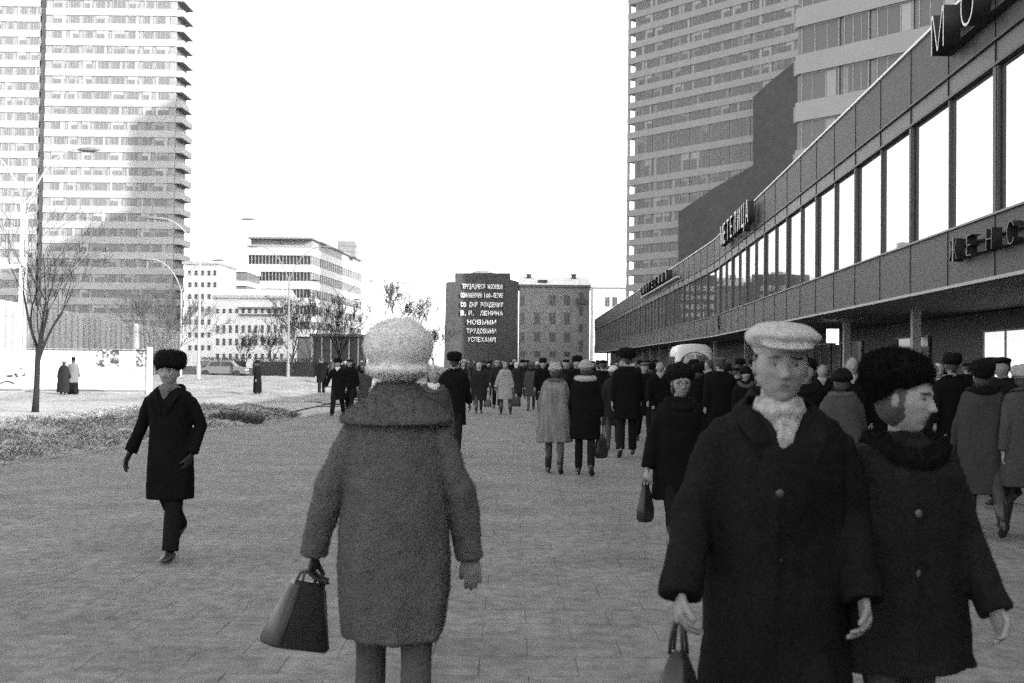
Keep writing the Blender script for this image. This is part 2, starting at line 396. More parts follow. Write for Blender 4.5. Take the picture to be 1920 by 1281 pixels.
# lettering: channel letters with pale faces and dark deep sides
FACE = mat('letter_face', .55, rough=.5); SIDE = mat('letter_side', .022, rough=.6)
bfont = bpy.data.curves.new('tmpf', 'FONT').font
def letter_mesh(ch, size, depth, offset=0.0, mats=(FACE, SIDE)):
    cu = bpy.data.curves.new('letter', 'FONT'); cu.body = ch; cu.size = size; cu.extrude = depth/2; cu.offset = offset; cu.resolution_u = 3
    me = evaluated(bpy.data.objects.new('tmp', cu))
    me.materials.clear()
    for m in mats: me.materials.append(m)
    for p in me.polygons: p.material_index = 0 if p.normal.z > .5 else 1
    return me
def sign(text, t0, z0, size, adv, depth, y, label, seg=None, d=dS, rail=True, offset=0, face=FACE):
    root = empty('shop_lettering', (0, 0, 0), label, 'sign')
    X = -d; Z = Vector((0, 0, 1)); N = X.cross(Z)
    base = (street(t0, FAC) if seg is None else Bp+d2*t0) + N*y + Z*z0
    m = Matrix((X, Z, N)).transposed().to_4x4(); m.translation = base
    root.location = base; root.rotation_euler = m.to_euler()
    for i, ch in enumerate(text):
        if ch == ' ': continue
        link('letter', letter_mesh(ch, size, depth, offset, (face, SIDE)), root, loc=(i*adv, 0, depth/2))
    if rail:
        b = MB(); Lr = adv*len(text)
        b.box(-.4, Lr, size*.12, size*.12+.03, -y+.06, .03); b.box(-.4, Lr, size*.5, size*.5+.03, -y+.06, .03); b.build('rail', DARK, root)
    return root
sign('МОСКВИЧКА', 30.1, 9.62, 1.5, 2.35, .42, .30, 'large pale faced letters on the top fascia, first and biggest word of the gallery', offset=-.035)
sign('ЖЕНСКАЯ ОДЕЖДА', 29.4, 4.28, .74, 1.32, .24, .20, 'small deep letters on the lower fascia above the covered walk', offset=-.02, face=mat('letter_face_dull', .22))
sign('МЕТЕЛИЦА', 77.5, 9.55, 1.85, 1.75, .38, .30, 'tall dark upright letters in the middle of the top fascia', rail=False)
sign('СИНТЕТИКА', 50, 9.75, 1.25, 3.2, .6, .30, 'widely spaced dark letters standing on a pale rail far along the top fascia', seg=2, d=d2, rail=False)
sr = MB(); sr.box(19, 54, .2, .5, 9.6, 9.68); o = sr.build('sign_rail', COPE, gal, mtx=seg2)
# round bracket emblem on the lower fascia
b = MB(); b.tube([(math.cos(a)*.55, 0, math.sin(a)*.55) for a in np.linspace(0, 2*math.pi, 17)], [.04]*17, 6)
q = street(82, FAC)-pS*.2
o = b.build('ring_emblem', DARK, loc=(q.x, q.y, 4.6), rot=(0, 0, math.pi/2-A1)); tagit(o, 'dark ring shaped bracket emblem on the lower fascia of the gallery', 'sign')
# roof box of snow
b = MB(); b.ell((0, 0, 0), (1.3, 1.0, .5), 0, 16, 8); q = at(1322, 455, 92)
o = b.build('roof_hatch', COPE, loc=(q.x+1.2, q.y, ZR+.0), smooth=True); tagit(o, 'low rounded pale hatch on the gallery roof edge in front of the dark blank wall', 'hatch')

# ------------------------------------------------------------------ towers
CONC = mat('tower_concrete', .285, rough=.85, amp=.06, scale=.5, rnd=.03)
CONC2 = mat('tower_wall', .21, rough=.85, amp=.08, scale=.4)
WFR = mat('window_frame_paint', .26, rough=.6)
WGL = glassmat('tower_glass', .13, .30, .15)
CURT = mat('curtain', .26, rough=.9, rnd=.3)
GAP = mat('dark_gap', .05)
def win_variants(wd, h, n=6, simple=False):
    out = []
    for k in range(n):
        b = MB(); fw = .09
        b.box(0, wd, 0, .05, 0, h, 1, 'bkt')
        b.box(0, wd, -.05, .0, 0, fw, 0); b.box(0, wd, -.05, 0, h-fw, h, 0); b.box(0, fw, -.05, 0, fw, h-fw, 0); b.box(wd-fw, wd, -.05, 0, fw, h-fw, 0)
        xm = wd*(.35 if k % 2 else .64); b.box(xm, xm+fw*.8, -.045, 0, fw, h-fw, 0)
        if not simple: b.box(xm*.45 if xm > wd*.5 else xm+(wd-xm)*.5, (xm*.45 if xm > wd*.5 else xm+(wd-xm)*.5)+fw*.6, -.03, 0, fw, h-fw, 0)
        if k % 3: 
            c0 = fw if k % 2 else xm+fw; c1 = c0+wd*random.uniform(.12, .28); b.box(c0, min(c1, wd-fw), -.012, -.002, fw, h-fw*1.5, 2)
        if k in (2, 5): b.box(fw, wd-fw, -.014, -.004, h*.62, h-fw, 2)
        b.box(-.04, 0, -.01, .05, 0, h, 3); b.box(wd, wd+.06, -.01, .05, 0, h, 3)
        out.append(b.mesh('window', [WFR, WGL, CURT, GAP]))
    return out
def tower(root, L, depth, levels, ztop, bays, sill=.42, ends=(0, 0), spand=CONC, stick=.22, wv=None, maxwin=300, core=CONC2, back=True, piers=None, win_scale=None, pier_every=0):
    """local x along the face, front faces -y. levels: floor z list; spandrel occupies lower part of every floor."""
    cb = MB(); cb.box(ends[0], L-ends[1], stick, depth, -.1, ztop, 0)
    cb.build('wall', core, root)
    n = 0; stuff = []
    hs = [b-a for a, b in zip(levels[:-1], levels[1:])]
    sm = {}
    for z, h in zip(levels[:-1], hs):
        k = round(h, 2); sh = 3.28*sill
        if 'sp' not in sm:
            b = MB(); b.box(0, L, 0, depth+.02, 0, sh); sm['sp'] = b.mesh('spandrel', [spand])
        link('spandrel', sm['sp'], root, loc=(0, 0, z))
        wh = h - sh
        key = ('w', k)
        if key not in sm: sm[key] = wv(wh)
        for (bx, bw_) in bays:
            ms = sm[key][bw_]
            if n < maxwin:
                link('window', random.choice(ms), root, loc=(bx, stick-.06, z+sh)); n += 1
            else: stuff.append((random.choice(ms), bx, z+sh))
    if stuff:
        b = MB(); mats = [WFR, WGL, CURT, GAP]
        for me, bx, z in stuff:
            o = len(b.v); b.v.extend([(v.co.x+bx, v.co.y+stick-.06, v.co.z+z) for v in me.vertices])
            for p in me.polygons: b.f.append(tuple(i+o for i in p.vertices)); b.m.append(p.material_index)
        b.build('upper_windows', mats, root, kind='stuff')
def wvf(widths, simple=False):
    return lambda h: {w_: win_variants(w_, h, 6, simple) for w_ in widths}
def frame_rz(d): return math.atan2(d.y, d.x)

# left tower (Y ~245)
YL = 245.0
xa = at(75, 660, YL); xb = at(321, 660, YL)
lt = empty('residential_tower', (xa.x, YL, 0), 'tall pale tower of many storeys with corner balconies, left side of the street', 'building')
LT = xb.x-xa.x; pxm = LT/(321-75)
wl = [(89,25),(120,17),(146,17),(170,24),(200,24),(231,20),(260,17),(284,25)]
bays = [((p-75)*pxm, round(w_*pxm, 2)) for p, w_ in wl]
ft = EYE + (672-516)*YL/F; lev = [ft-3.3*3+3.3*k for k in range(0, 29)]; lev = [z for z in lev]
tower(lt, LT, 8.5, lev, lev[-1]+1, bays, sill=.45, wv=wvf(sorted(set(b[1] for b in bays))))
b = MB()
for k in range(9): b.box(k*LT/8.6, k*LT/8.6+.7, .02, .6, -.1, lev[0])
b.build('ground_floor_piers', CONC, lt)
# corner balconies on the street side end
bb = MB(); bb.box(0, 1.5, .3, 8.2, 0, .22); bb.box(1.42, 1.5, .3, 8.2, .22, 1.35); bb.box(0, 1.42, .3, .38, .22, 1.35); bb.box(0, 1.42, 8.1, 8.2, .22, 1.35)
bb = bb.mesh('balcony', [CONC])
bd = MB(); bd.box(0, .05, .8, 8.0, 1.0, 3.0); bd = bd.mesh('balcony_glazing', [mat('balcony_shade', .10, rough=.4)])
for z in lev[1:-1]:
    o = link('balcony', bb, lt, loc=(LT+.02, 0, z)); link('glazing', bd, o, loc=(0, 0, 0))
# dark joint and the left wing
jl = MB(); jl.box(-1.35, 0, 1.2, 12, -.1, lev[-1]+2); jl.build('stair_joint', mat('joint_shade', .16, rough=.8, amp=.1, scale=1), lt)
xw = at(-210, 660, YL+6); wing = 31.0
wl2 = [(-2,12),(20,17),(44,16),(-30,20),(-62,20),(-92,20),(-122,20)]
lw = empty('residential_tower_wing', (at(62, 660, YL).x-wing, YL+.5, 0), 'second wing of the pale left tower, cut off by the edge of the picture', 'building')
bays2 = [(wing-(62-p)*pxm, round(w_*pxm, 2)) for p, w_ in wl2]
tower(lw, wing, 13, [z-1.4 for z in lev], lev[-1]+1, bays2, sill=.45, wv=wvf(sorted(set(b[1] for b in bays2))))

# right far tower
dT = Vector((.667, -.745, 0)).normalized(); nT = Vector((.745, .667, 0)).normalized()   # nT points away from us
P0 = at(1172, 676, 248); P0.z = 0
hh = [513, 486, 457, 432, 402, 372, 344, 300, 256, 228, 200]
lv = [EYE+(676-q)*248/F for q in hh]
lv = [lv[0]-3.25*k for k in range(5, 0, -1)]+lv
while lv[-1] < 84: lv.append(lv[-1]+3.28)
rt = empty('office_tower', P0, 'tall shaded slab tower with open corner bays, above the far end of the gallery', 'building', rz=frame_rz(dT))
LR = 44.0
mod = 2.55; bays3 = []
for k in range(16):
    x = 2.3 + k*mod
    bays3.append((x+(.28 if k % 2 == 0 else .05), 2.2))
tower(rt, LR, 15, lv, lv[-1]+1, bays3, sill=.42, ends=(2.0, 0), wv=wvf([2.2]), stick=.25)
cp = MB(); cp.box(-.02, .5, .1, .5, 0, 84); cp.box(.05, .25, 14.7, 14.9, 0, 84); cp.build('corner_post', CONC, rt)

# blank dark wall in front of the far tower's lower right
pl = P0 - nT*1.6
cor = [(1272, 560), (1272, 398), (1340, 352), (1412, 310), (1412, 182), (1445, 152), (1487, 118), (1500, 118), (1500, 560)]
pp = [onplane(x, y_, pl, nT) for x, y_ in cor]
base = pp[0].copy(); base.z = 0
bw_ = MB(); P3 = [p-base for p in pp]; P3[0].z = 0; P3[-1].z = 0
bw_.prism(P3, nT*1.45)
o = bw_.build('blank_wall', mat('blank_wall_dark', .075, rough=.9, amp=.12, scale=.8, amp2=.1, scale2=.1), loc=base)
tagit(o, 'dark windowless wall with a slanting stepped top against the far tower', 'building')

# near right tower
P1t = at(1488, 681, 79); P1t.z = 0
nr = empty('office_tower', P1t, 'nearer right tower with broad window bands, rising directly behind the gallery roof', 'building', rz=frame_rz(dT))
z0 = EYE+(681-395/2.911-0)*79/F
lv2 = []; z = z0-3.3*5
while z < 86: lv2.append(z); z += 3.3
bays4 = []; x = .35
pat = [3.0, 1.9, 2.6, 2.6]
k = 0
while x < 40:
    w_ = pat[k % 4]; bays4.append((x, w_)); x += w_+(.55 if k % 2 else .35); k += 1
tower(nr, 42, 15, lv2, 87, bays4, sill=.40, wv=wvf(sorted(set(pat))), stick=.28)
fl = MB()
for z in lv2[:-1]: fl.box(-.35, -.02, .3, 14, z, z+1.1)
fl.build('corner_fins', CONC, nr)

# unseen towers added and sized to throw shadow on the left tower and hall
for (x0, x1, y0, y1, hgt, wh) in ((63, 77, 66, 92, 72, 'the low one'), (62, 76, 93.5, 135, 111, 'the broad one'), (62.5, 76.5, 136, 147, 130, 'the slender one')):
    ht = empty('added_shade_tower', (x0, y0, 0), 'added unseen tower casting shade on the left side, '+wh, 'building', 'added shadow casting towers out of sight')
    b = MB(); b.box(0, x1-x0, 0, y1-y0, 0, hgt); b.build('wall', CONC2, ht)
    b = MB()
    for k in range(int(hgt/3.3)): b.box(-.2, x1-x0+.2, -.25, y1-y0+.2, 3.3*k+1, 3.3*k+2.4)
    b.build('spandrels', CONC, ht, kind='stuff')
# ------------------------------------------------------------------ middle distance
# brick fire wall building with slogan
YF = 262
brick = mat('dark_brick', .055, rough=.95, amp=.15, scale=1.2, amp2=.25, scale2=.12)
def P(px, py, Y=YF): return at(px, py, Y)
fw = empty('brick_firewall_building', P(903, 690), 'dark brick end wall carrying a white slogan in seven lines', 'building'); fw.location.z = 0
O = fw.location.copy()
b = MB(); pts = [P(832, 700), P(836, 530), P(853, 528), P(853, 512), P(957, 512), P(957, 524), P(972, 528), P(971, 700)]
pts = [p-O for p in pts]; pts[0].z = 0; pts[-1].z = 0
b.prism(pts, (0, 16, 0)); b.build('wall', brick, fw)
b = MB(); b.prism([P(835, 518)-O, P(853, 516)-O, P(853, 529)-O, P(838, 529)-O], (0, 1, 0)); b.build('corner_coping', COPE, fw, mtx=Matrix.Translation((0, -.3, 0)))
b = MB(); c = P(903, 512)-O; b.ell((c.x, c.y+8, c.z), (3.2, 4, 1.3), 0, 16, 8); b.build('roof_dome', mat('dome', .4), fw, smooth=True)
lines = [('ТРУДЯЩИЕСЯ МОСКВЫ!', 537, 867, 945), ('ОЗНАМЕНУЕМ 100-ЛЕТИЕ', 553.5, 864, 944), ('СО ДНЯ РОЖДЕНИЯ', 571, 864, 944), ('В.И. ЛЕНИНА', 587, 864, 944), ('НОВЫМИ', 604, 876, 932), ('ТРУДОВЫМИ', 620.5, 875, 931), ('УСПЕХАМИ!', 636.5, 877, 934)]
WL = mat('white_letters', .85, rough=.6)
for txt, yc, xl, xr in lines:
    a = P(xl, yc, YF-.35); c = P(xr, yc, YF-.35); wdt = c.x-a.x; hgt = 8.6*YF/F
    b = MB(); n = len(txt); adv = wdt/n
    li = link('slogan_line', None, fw) if False else None
    v0 = MB()
    for i, ch in enumerate(txt):
        if ch == ' ': continue
        me = letter_mesh(ch, 1.0, .25, .015, (WL, WL))
        xs = [v.co.x for v in me.vertices]; ys = [v.co.y for v in me.vertices]
        x0, x1 = min(xs), max(xs); y1 = .73; sx = adv*.80/max(.35, x1-x0)
        o_ = len(v0.v)
        v0.v.extend([(a.x+i*adv+(v.co.x-x0)*sx-O.x, a.y-O.y-v.co.z*.8, a.z+(v.co.y-.36)/y1*hgt-O.z) for v in me.vertices])
        for p in me.polygons: v0.f.append(tuple(q+o_ for q in p.vertices)); v0.m.append(0)
    v0.build('slogan_line', WL, fw)

def block(name, px0, px1, pytop, Y, depth, wallm, label, wins=(), cornice=None, roof=None, rooftop=None):
    c = at((px0+px1)/2, 680, Y); root = empty(name, (c.x, Y, 0), label, 'building')
    a = at(px0, pytop, Y); d = at(px1, pytop, Y)
    b = MB(); b.box(a.x-c.x, d.x-c.x, 0, depth, 0, d.z); b.build('wall', wallm, root)
    if cornice: b = MB(); b.box(a.x-c.x-.4, d.x-c.x+.2, -.5, depth+.3, d.z, d.z+.5); b.build('cornice', cornice, root)
    s = Y/F
    for (x, y_, w_, h_) in wins:
        q = at(x, y_, Y); W, H = w_*s, h_*s; b = MB()
        b.box(-W/2, W/2, -.12, 0, -H/2, -H/2+.12); b.box(-W/2, W/2, -.12, 0, H/2-.12, H/2); b.box(-W/2, -W/2+.12, -.12, 0, -H/2, H/2); b.box(W/2-.12, W/2, -.12, 0, -H/2, H/2); b.box(-.06, .06, -.12, 0, -H/2, H/2); b.box(-W/2, W/2, -.12, 0, H*.2, H*.2+.1)
        wi = b.build('window', mat('old_window_frame', .16), root, loc=(q.x-c.x, 0, q.z))
        b = MB(); b.box(-W/2, W/2, -.06, -.02, -H/2, H/2); b.build('pane', mat('old_window_pane', .045, rough=.2, rnd=.5), wi)
    return root
stucco = mat('stucco', .19, rough=.95, amp=.1, scale=.6, amp2=.1, scale2=3)
wn = []
for (x, w_) in ((980, 7), (1007, 11), (1036, 11), (1063, 11)):
    for (y_, h_) in ((563, 18), (597, 21), (632, 18), (664, 10)):
        if x == 1007 and y_ == 563: continue
        wn.append((x, y_, w_, h_))
for (y_, h_) in ((555, 14), (584, 15), (616, 15), (649, 20)): wn.append((1089, y_, 7, h_))
gb = block('stucco_apartment_house', 974, 1106, 539, YF+.5, 15, stucco, 'grey stucco house with rows of windows and snowy roof between fire wall and gallery', wn, cornice=mat('cornice_dark', .12))
O = gb.location
b = MB(); a = P(972, 537)-O; c = P(1109, 537)-O; hz = (539-524)*YF/F
b.prism([(a.x, -.3, a.z+.4), (a.x, 6, a.z+hz+.9), (a.x, 14, a.z+.4)], (c.x-a.x, 0, 0)); b.build('snowy_roof', mat('roof_snow', .75, rough=.7), gb)
for px in (992, 1078):
    q = P(px, 524)-O; b = MB(); b.box(-.55, .55, -.5, .5, -1.2, 1.0); b.box(-.75, .75, -.7, .7, 1.0, 1.25); b.build('chimney', mat('chimney_brick', .09), gb, loc=(q.x, 5, q.z+.4))
q = P(1018, 532)-O; b = MB(); b.box(-1.1, 1.1, -.4, 2, -.4, .6); b.build('dormer', mat('dormer_dark', .06), gb, loc=(q.x, 1.5, q.z+.4))
q = P(1089, 568)-O; b = MB(); b.box(-1.1, 1.1, -1.1, 0, -.2, .0); b.box(-1.1, 1.1, -1.1, -1.0, 0, 1.0); b.box(-1.1, -1.0, -1.0, 0, 0, 1.0); b.box(1.0, 1.1, -1.0, 0, 0, 1.0); b.build('balcony', mat('balcony_dark', .08), gb, loc=(q.x, 0, q.z))
q0 = P(1109.5, 541)-O; b = MB(); b.tube([(q0.x, -.3, q0.z), (q0.x, -.3, 0)], [.28, .28], 8); b.build('drainpipe', COPE, gb)
block('low_white_house', 1113, 1240, 541, 300, 12, mat('whitewash', .45, amp=.08, scale=.5), 'white house end partly hidden behind the end of the gallery', [(1139, 566, 9, 18), (1153, 566, 9, 18)], cornice=mat('cornice_mid', .25))

# old white buildings left
white = mat('white_plaster', .72, rough=.9, amp=.1, scale=.4, amp2=.1, scale2=2)  # tone raised to stand in for sunlight; the house lies in shade
wn = []
for x in list(range(408, 530, 12)):
    wn += [(x, 583, 5, 8), (x, 617, 5, 14), (x, 641, 5, 12), (x, 668, 5, 9)]
wb = block('white_classical_house', 400, 531, 560, 205, 14, white, 'bright white old house with small windows between tower and office block', wn, cornice=mat('white_cornice', .5))
O = wb.location
b = MB(); a = at(398, 560, 205)-O; c = at(533, 560, 205)-O; b.prism([(a.x, -.4, a.z+.5), (a.x, 7, a.z+2.2), (a.x, 14, a.z+.5)], (c.x-a.x, 0, 0)); b.build('snowy_roof', mat('roof_snow', .75), wb)
b = MB(); a = at(447, 577, 204.6)-O; c = at(531, 577, 204.6)-O
b.box(a.x, c.x, -.5, -.02, a.z-.15, a.z+.15); a2 = at(447, 590, 204.6)-O; b.box(a.x, c.x, -.45, -.02, a2.z-.15, a2.z+.15); b.build('string_course', mat('course_grey', .2), wb)
wn = [(x, y_, 5, 9) for x in (356, 368, 380, 392, 403) for y_ in (512, 534, 556, 580, 604, 628, 652)]
block('tall_white_house', 346, 412, 496, 232, 14, mat('tall_plaster', .72, amp=.08, scale=.4), 'bright white taller house just right of the left tower', wn, cornice=mat('white_cornice', .5))  # plaster colour brightened in place of direct sun
dbk = block('dark_banded_block', 412, 462, 505, 262, 14, mat('dark_glazing', .10, rough=.3, amp=.2, scale=.3), 'small dark glazed block above the roof of the white old house', [])
O = dbk.location
b = MB()
for y_ in (505, 531, 551):
    a = at(411, y_, 262)-O; c = at(463, y_, 262)-O; b.box(a.x, c.x, -.4, 14, a.z-.5, a.z+.5)
b.build('floor_bands', white, dbk)

# office block with receding right flank
YO = 285
of = empty('office_block', (at(582, 680, YO).x, YO, 0), 'sunlit office block with banded windows and long flank running down the street', 'building')
O = of.location
xl = at(463, 680, YO).x-O.x; Lf = (at(677, 680, 348)-O); dL = Vector((Lf.x, Lf.y, 0))
rows = [(443, 460, 'pent'), (460, 474, 'band'), (474, 491, 'win'), (491, 505, 'band'), (505, 522, 'win'), (522, 537, 'band'), (537, 553, 'win'), (553, 568, 'band'), (568, 584, 'win'), (584, 598, 'band'), (598, 612, 'win'), (612, 626, 'band'), (626, 680, 'win')]
zz = lambda y_: EYE+(668.5-y_)*YO/F
wmat = mat('office_glass', .055, rough=.25, amp=.2, scale=.2); band = mat('office_band', .36, rough=.85, amp=.06, scale=.3)
foot = [Vector((xl, 0, 0)), Vector((0, 0, 0)), dL, dL+Vector((xl, 6, 0)), Vector((xl, 40, 0))]
c_ = sum(foot, Vector())/5
def ring(off, z): return [Vector((p.x+(p-c_).normalized().x*off, p.y+(p-c_).normalized().y*off, z)) for p in foot]
for ya, yb, kd in rows:
    b = MB(); z1, z0_ = zz(ya), max(0, zz(yb)); off = .5 if kd == 'band' else -.15
    b.prism(ring(off if kd != 'pent' else -1.2, z0_+.003), (0, 0, z1-z0_-.006)); b.build('floor_band' if kd == 'band' else 'window_band' if kd == 'win' else 'penthouse', band if kd == 'band' else wmat if kd == 'win' else mat('pent', .2, amp=.1, scale=.2), of)
    if kd == 'win' and ya < 600:
        m_ = MB()
        for k in range(19):
            x = xl+(0-xl)*k/18.3; m_.box(x-.06, x+.06, -.3, .0, z0_, z1)
        for k in range(26):
            p = dL*(k/26); m_.box(p.x-.12, p.x+.1, p.y-.1, p.y+.1, z0_, z1)
        m_.build('window_mullions', mat('mullion_grey', .22), of, kind='stuff')
b = MB(); b.prism(ring(.7, zz(443)), (0, 0, .5)); b.build('roof_edge', mat('roof_edge_dark', .15), of)
q = at(649, 480, 330)-O; b = MB(); b.box(-2.6, 2.6, 0, 5, -.2, 4.4); b.box(-2.7, 2.7, -.1, 5.1, 2.9, 3.3); b.box(-2.7, 2.7, -.1, 5.1, 1.2, 1.5); b.build('lift_house', mat('lift_house_grey', .16, amp=.2, scale=.7), of, loc=(q.x, q.y, q.z))

# long ribbed building
ra = at(-60, 660, 112); rb = at(345, 663, 165); ra.z = rb.z = 0
dR = (rb-ra); LRb = dR.length; dR.normalize()
rib = empty('ribbed_hall', ra, 'long low hall faced with pale vertical ribs behind the poster fence', 'building', rz=frame_rz(dR))
HL, HR = 7.75, 5.45
b = MB(); b.prism([(0, .5, 0), (LRb, .5, 0), (LRb, .5, HR-.35), (0, .5, HL-.35)], (0, 12, 0)); b.build('wall', mat('ribbed_back', .025, amp=.2, scale=.5), rib)
b = MB(); b.prism([(-.1, .42, HL-.34), (LRb+.1, .42, HR-.34), (LRb+.1, .42, HR-.22), (-.1, .42, HL-.22)], (0, 12.2, 0)); b.build('roof', COPE, rib)
fm = MB(); fm.box(0, .90, .1, .49, 0, 1); fm = fm.mesh('rib', [mat('rib_concrete', .38, rough=.85, amp=.1, scale=.8, rnd=.08)])
nr_ = 38
for k in range(nr_): link('rib', fm, rib, loc=(k*LRb/nr_, 0, .4)).scale = (1, 1, HL+(HR-HL)*k/nr_-.4)

# pavilion
pv_ = empty('dark_pavilion', (at(632, 690, 120).x, 120, 0), 'low dark glazed pavilion behind the bare trees', 'building')
O = pv_.location
a = at(587, 632, 120)-O; c = at(672, 632, 120)-O
b = MB(); b.box(a.x, c.x, 0, 7, 0, c.z); b.build('wall', mat('pavilion_dark', .05, rough=.4, amp=.3, scale=.7), pv_)
b = MB()
for k in range(6): x = a.x+(c.x-a.x)*k/5; b.box(x-.07, x+.07, -.1, 0, 0, c.z)
b.build('posts', mat('pavilion_post', .35), pv_)
b = MB(); b.box(a.x-.3, c.x+.3, -.4, 7.2, c.z+.01, c.z+.3); b.build('roof', mat('pavilion_roof', .12), pv_)

# hedge and parked vehicles on the far road
def fuzzmass(name, x0, x1, y0, y1, h, n, mats, label, cat, sz=.12):
    b = MB(); b.box(x0+.15, x1-.15, y0+.1, y1-.1, 0, h*.8, 0)
    for k in range(n):
        p = Vector((random.uniform(x0, x1), random.uniform(y0, y1), random.random()**.6*h*(1+.2*noise.noise((k, 0, 0))))); a = Vector((random.gauss(0, 1), random.gauss(0, 1), random.gauss(0, 1))).normalized()*sz; c = Vector((random.gauss(0, 1), random.gauss(0, 1), random.gauss(0, 1))).normalized()*sz
        b.add([p, p+a, p+c], [(0, 1, 2)], random.randint(0, len(mats)-1))
    o = b.build(name, mats); return tagit(o, label, cat)
HD = [mat('twig_dark', .05), mat('twig_mid', .11)]
hx0 = at(470, 690, 103).x; hx1 = at(590, 690, 103).x
fuzzmass('hedge', hx0, hx1, 103, 105, 1.75, 2600, HD, 'ragged dark leafless hedge behind the black coated figure', 'hedge')
hx0 = at(372, 690, 108).x; hx1 = at(455, 690, 108).x
fuzzmass('hedge', hx0, hx1, 108, 110, 1.75, 2000, HD, 'dark clipped hedge behind the parked pale car', 'hedge')
def car(px, Y, rz, label, bodym, scale=1.0):
    q = at(px, 700, Y); r = empty('parked_car', (q.x, Y, 0), label, 'car', 'vehicles parked on the far road', rz)
    b = MB()
    prof = [(-2.05, .35), (-2.1, .75), (-1.35, .92), (-.95, 1.42), (.75, 1.45), (1.25, .98), (2.0, .85), (2.1, .35)]
    b.prism([(x, -.78, z) for x, z in prof], (0, 1.56, 0)); b.build('body', bodym, r)
    g_ = MB()
    for s_ in (-.80, .79): g_.prism([(-1.1, s_, 1.0), (-.85, s_, 1.34), (-.1, s_, 1.37), (-.1, s_, 1.0)], (0, .012, 0)); g_.prism([(0, s_, 1.0), (0, s_, 1.37), (.7, s_, 1.36), (1.05, s_, 1.0)], (0, .012, 0))
    g_.build('side_window', mat('car_glass', .03, rough=.1), r)
    for x in (-1.35, 1.3):
        for y_ in (-.72, .72):
            wb_ = MB(); wb_.tube([(0, -.1, 0), (0, .1, 0)], [.33, .33], 16); wh = wb_.build('wheel', mat('tyre', .02), r, loc=(x, y_, .33))
    for y_ in (-.55, .55):
        h_ = MB(); h_.ell((0, 0, 0), (.04, .11, .11), 0, 10, 6); h_.build('headlight', COPE, r, loc=(2.06, y_, .68))
    b = MB(); b.box(2.02, 2.16, -.75, .75, .38, .46); b.build('bumper', TRIM, r)
    return r
car(418, 99, R(4), 'pale roofed parked car in front of the clipped hedge', mat('car_pale', .10, rough=.35))
car(388, 100.5, R(100), 'dark parked car seen end on beside the street lamp foot', mat('car_dark', .05, rough=.35))
car(606, 112, R(-6), 'dark low car parked in front of the pavilion', mat('car_dark', .05, rough=.35))

# ------------------------------------------------------------------ poster fence
YB = 48.0
pf = empty('poster_fence', (at(130, 740, YB).x, YB, 0), 'low white fence board covered with pasted photographs', 'billboard')
O = pf.location
def fb(px0, px1, py0, py1, dy0, dy1, m, name, par=pf):
    a = at(px0, py0, YB)-O; c = at(px1, py1, YB)-O
    b = MB(); b.box(a.x, c.x, dy0, dy1, c.z, a.z); return b.build(name, m, par)
PW = mat('fence_white', .62, rough=.7, amp=.05, scale=1)
fb(-160, 281, 655, 731, 0, .10, PW, 'board'); fb(-160, 283, 651, 656, -.06, .14, PW, 'top_rail'); fb(277, 283, 651, 744, -.08, .16, PW, 'end_post'); fb(-160, 279, 731, 741, .01, .12, mat('plinth_grey', .25, amp=.2, scale=3), 'plinth')
fb(225, 275, 691, 693, -.03, 0, mat('ledge', .3), 'ledge'); fb(272, 275, 693, 722, -.03, 0, mat('ledge', .3), 'ledge')
pic = bpy.data.materials.new('pasted_picture'); pic.use_nodes = True
t_ = pic.node_tree; n_ = t_.nodes.new('ShaderNodeTexNoise'); n_.inputs['Scale'].default_value = 3.4; n_.inputs['Detail'].default_value = 5; n_.inputs['Roughness'].default_value = .7
tc_ = t_.nodes.new('ShaderNodeTexCoord'); cr = t_.nodes.new('ShaderNodeValToRGB'); cr.color_ramp.elements[0].position = .46; cr.color_ramp.elements[1].position = .58
cr.color_ramp.elements[0].color = (.035, .035, .035, 1); cr.color_ramp.elements[1].color = (.6, .6, .6, 1)
oi_ = t_.nodes.new('ShaderNodeObjectInfo'); ad_ = t_.nodes.new('ShaderNodeVectorMath'); ad_.operation = 'ADD'; sc_ = t_.nodes.new('ShaderNodeMath'); sc_.operation = 'MULTIPLY'; sc_.inputs[1].default_value = 40
t_.links.new(oi_.outputs['Random'], sc_.inputs[0]); t_.links.new(tc_.outputs['Object'], ad_.inputs[0]); t_.links.new(sc_.outputs[0], ad_.inputs[1]); t_.links.new(ad_.outputs[0], n_.inputs['Vector'])
t_.links.new(n_.outputs[0], cr.inputs[0]); t_.links.new(cr.outputs[0], t_.nodes['Principled BSDF'].inputs['Base Color'])
for (x0, x1, y0, y1) in ((181, 204, 655, 688), (207, 223, 655, 688), (255, 276, 654, 688), (12, 34, 689, 708), (36, 49, 689, 706)):
    fb(x0, x1, y0, y1, -.012, -.002, pic, 'picture')
b = MB(); a = at(14, 718, YB)-O; b.tube([(a.x+.3*math.cos(q), -.02, a.z-.08+.14*math.sin(q)) for q in np.linspace(.2, 2.9, 9)], [.03]*9, 6); b.build('picture', mat('ink', .03), pf)

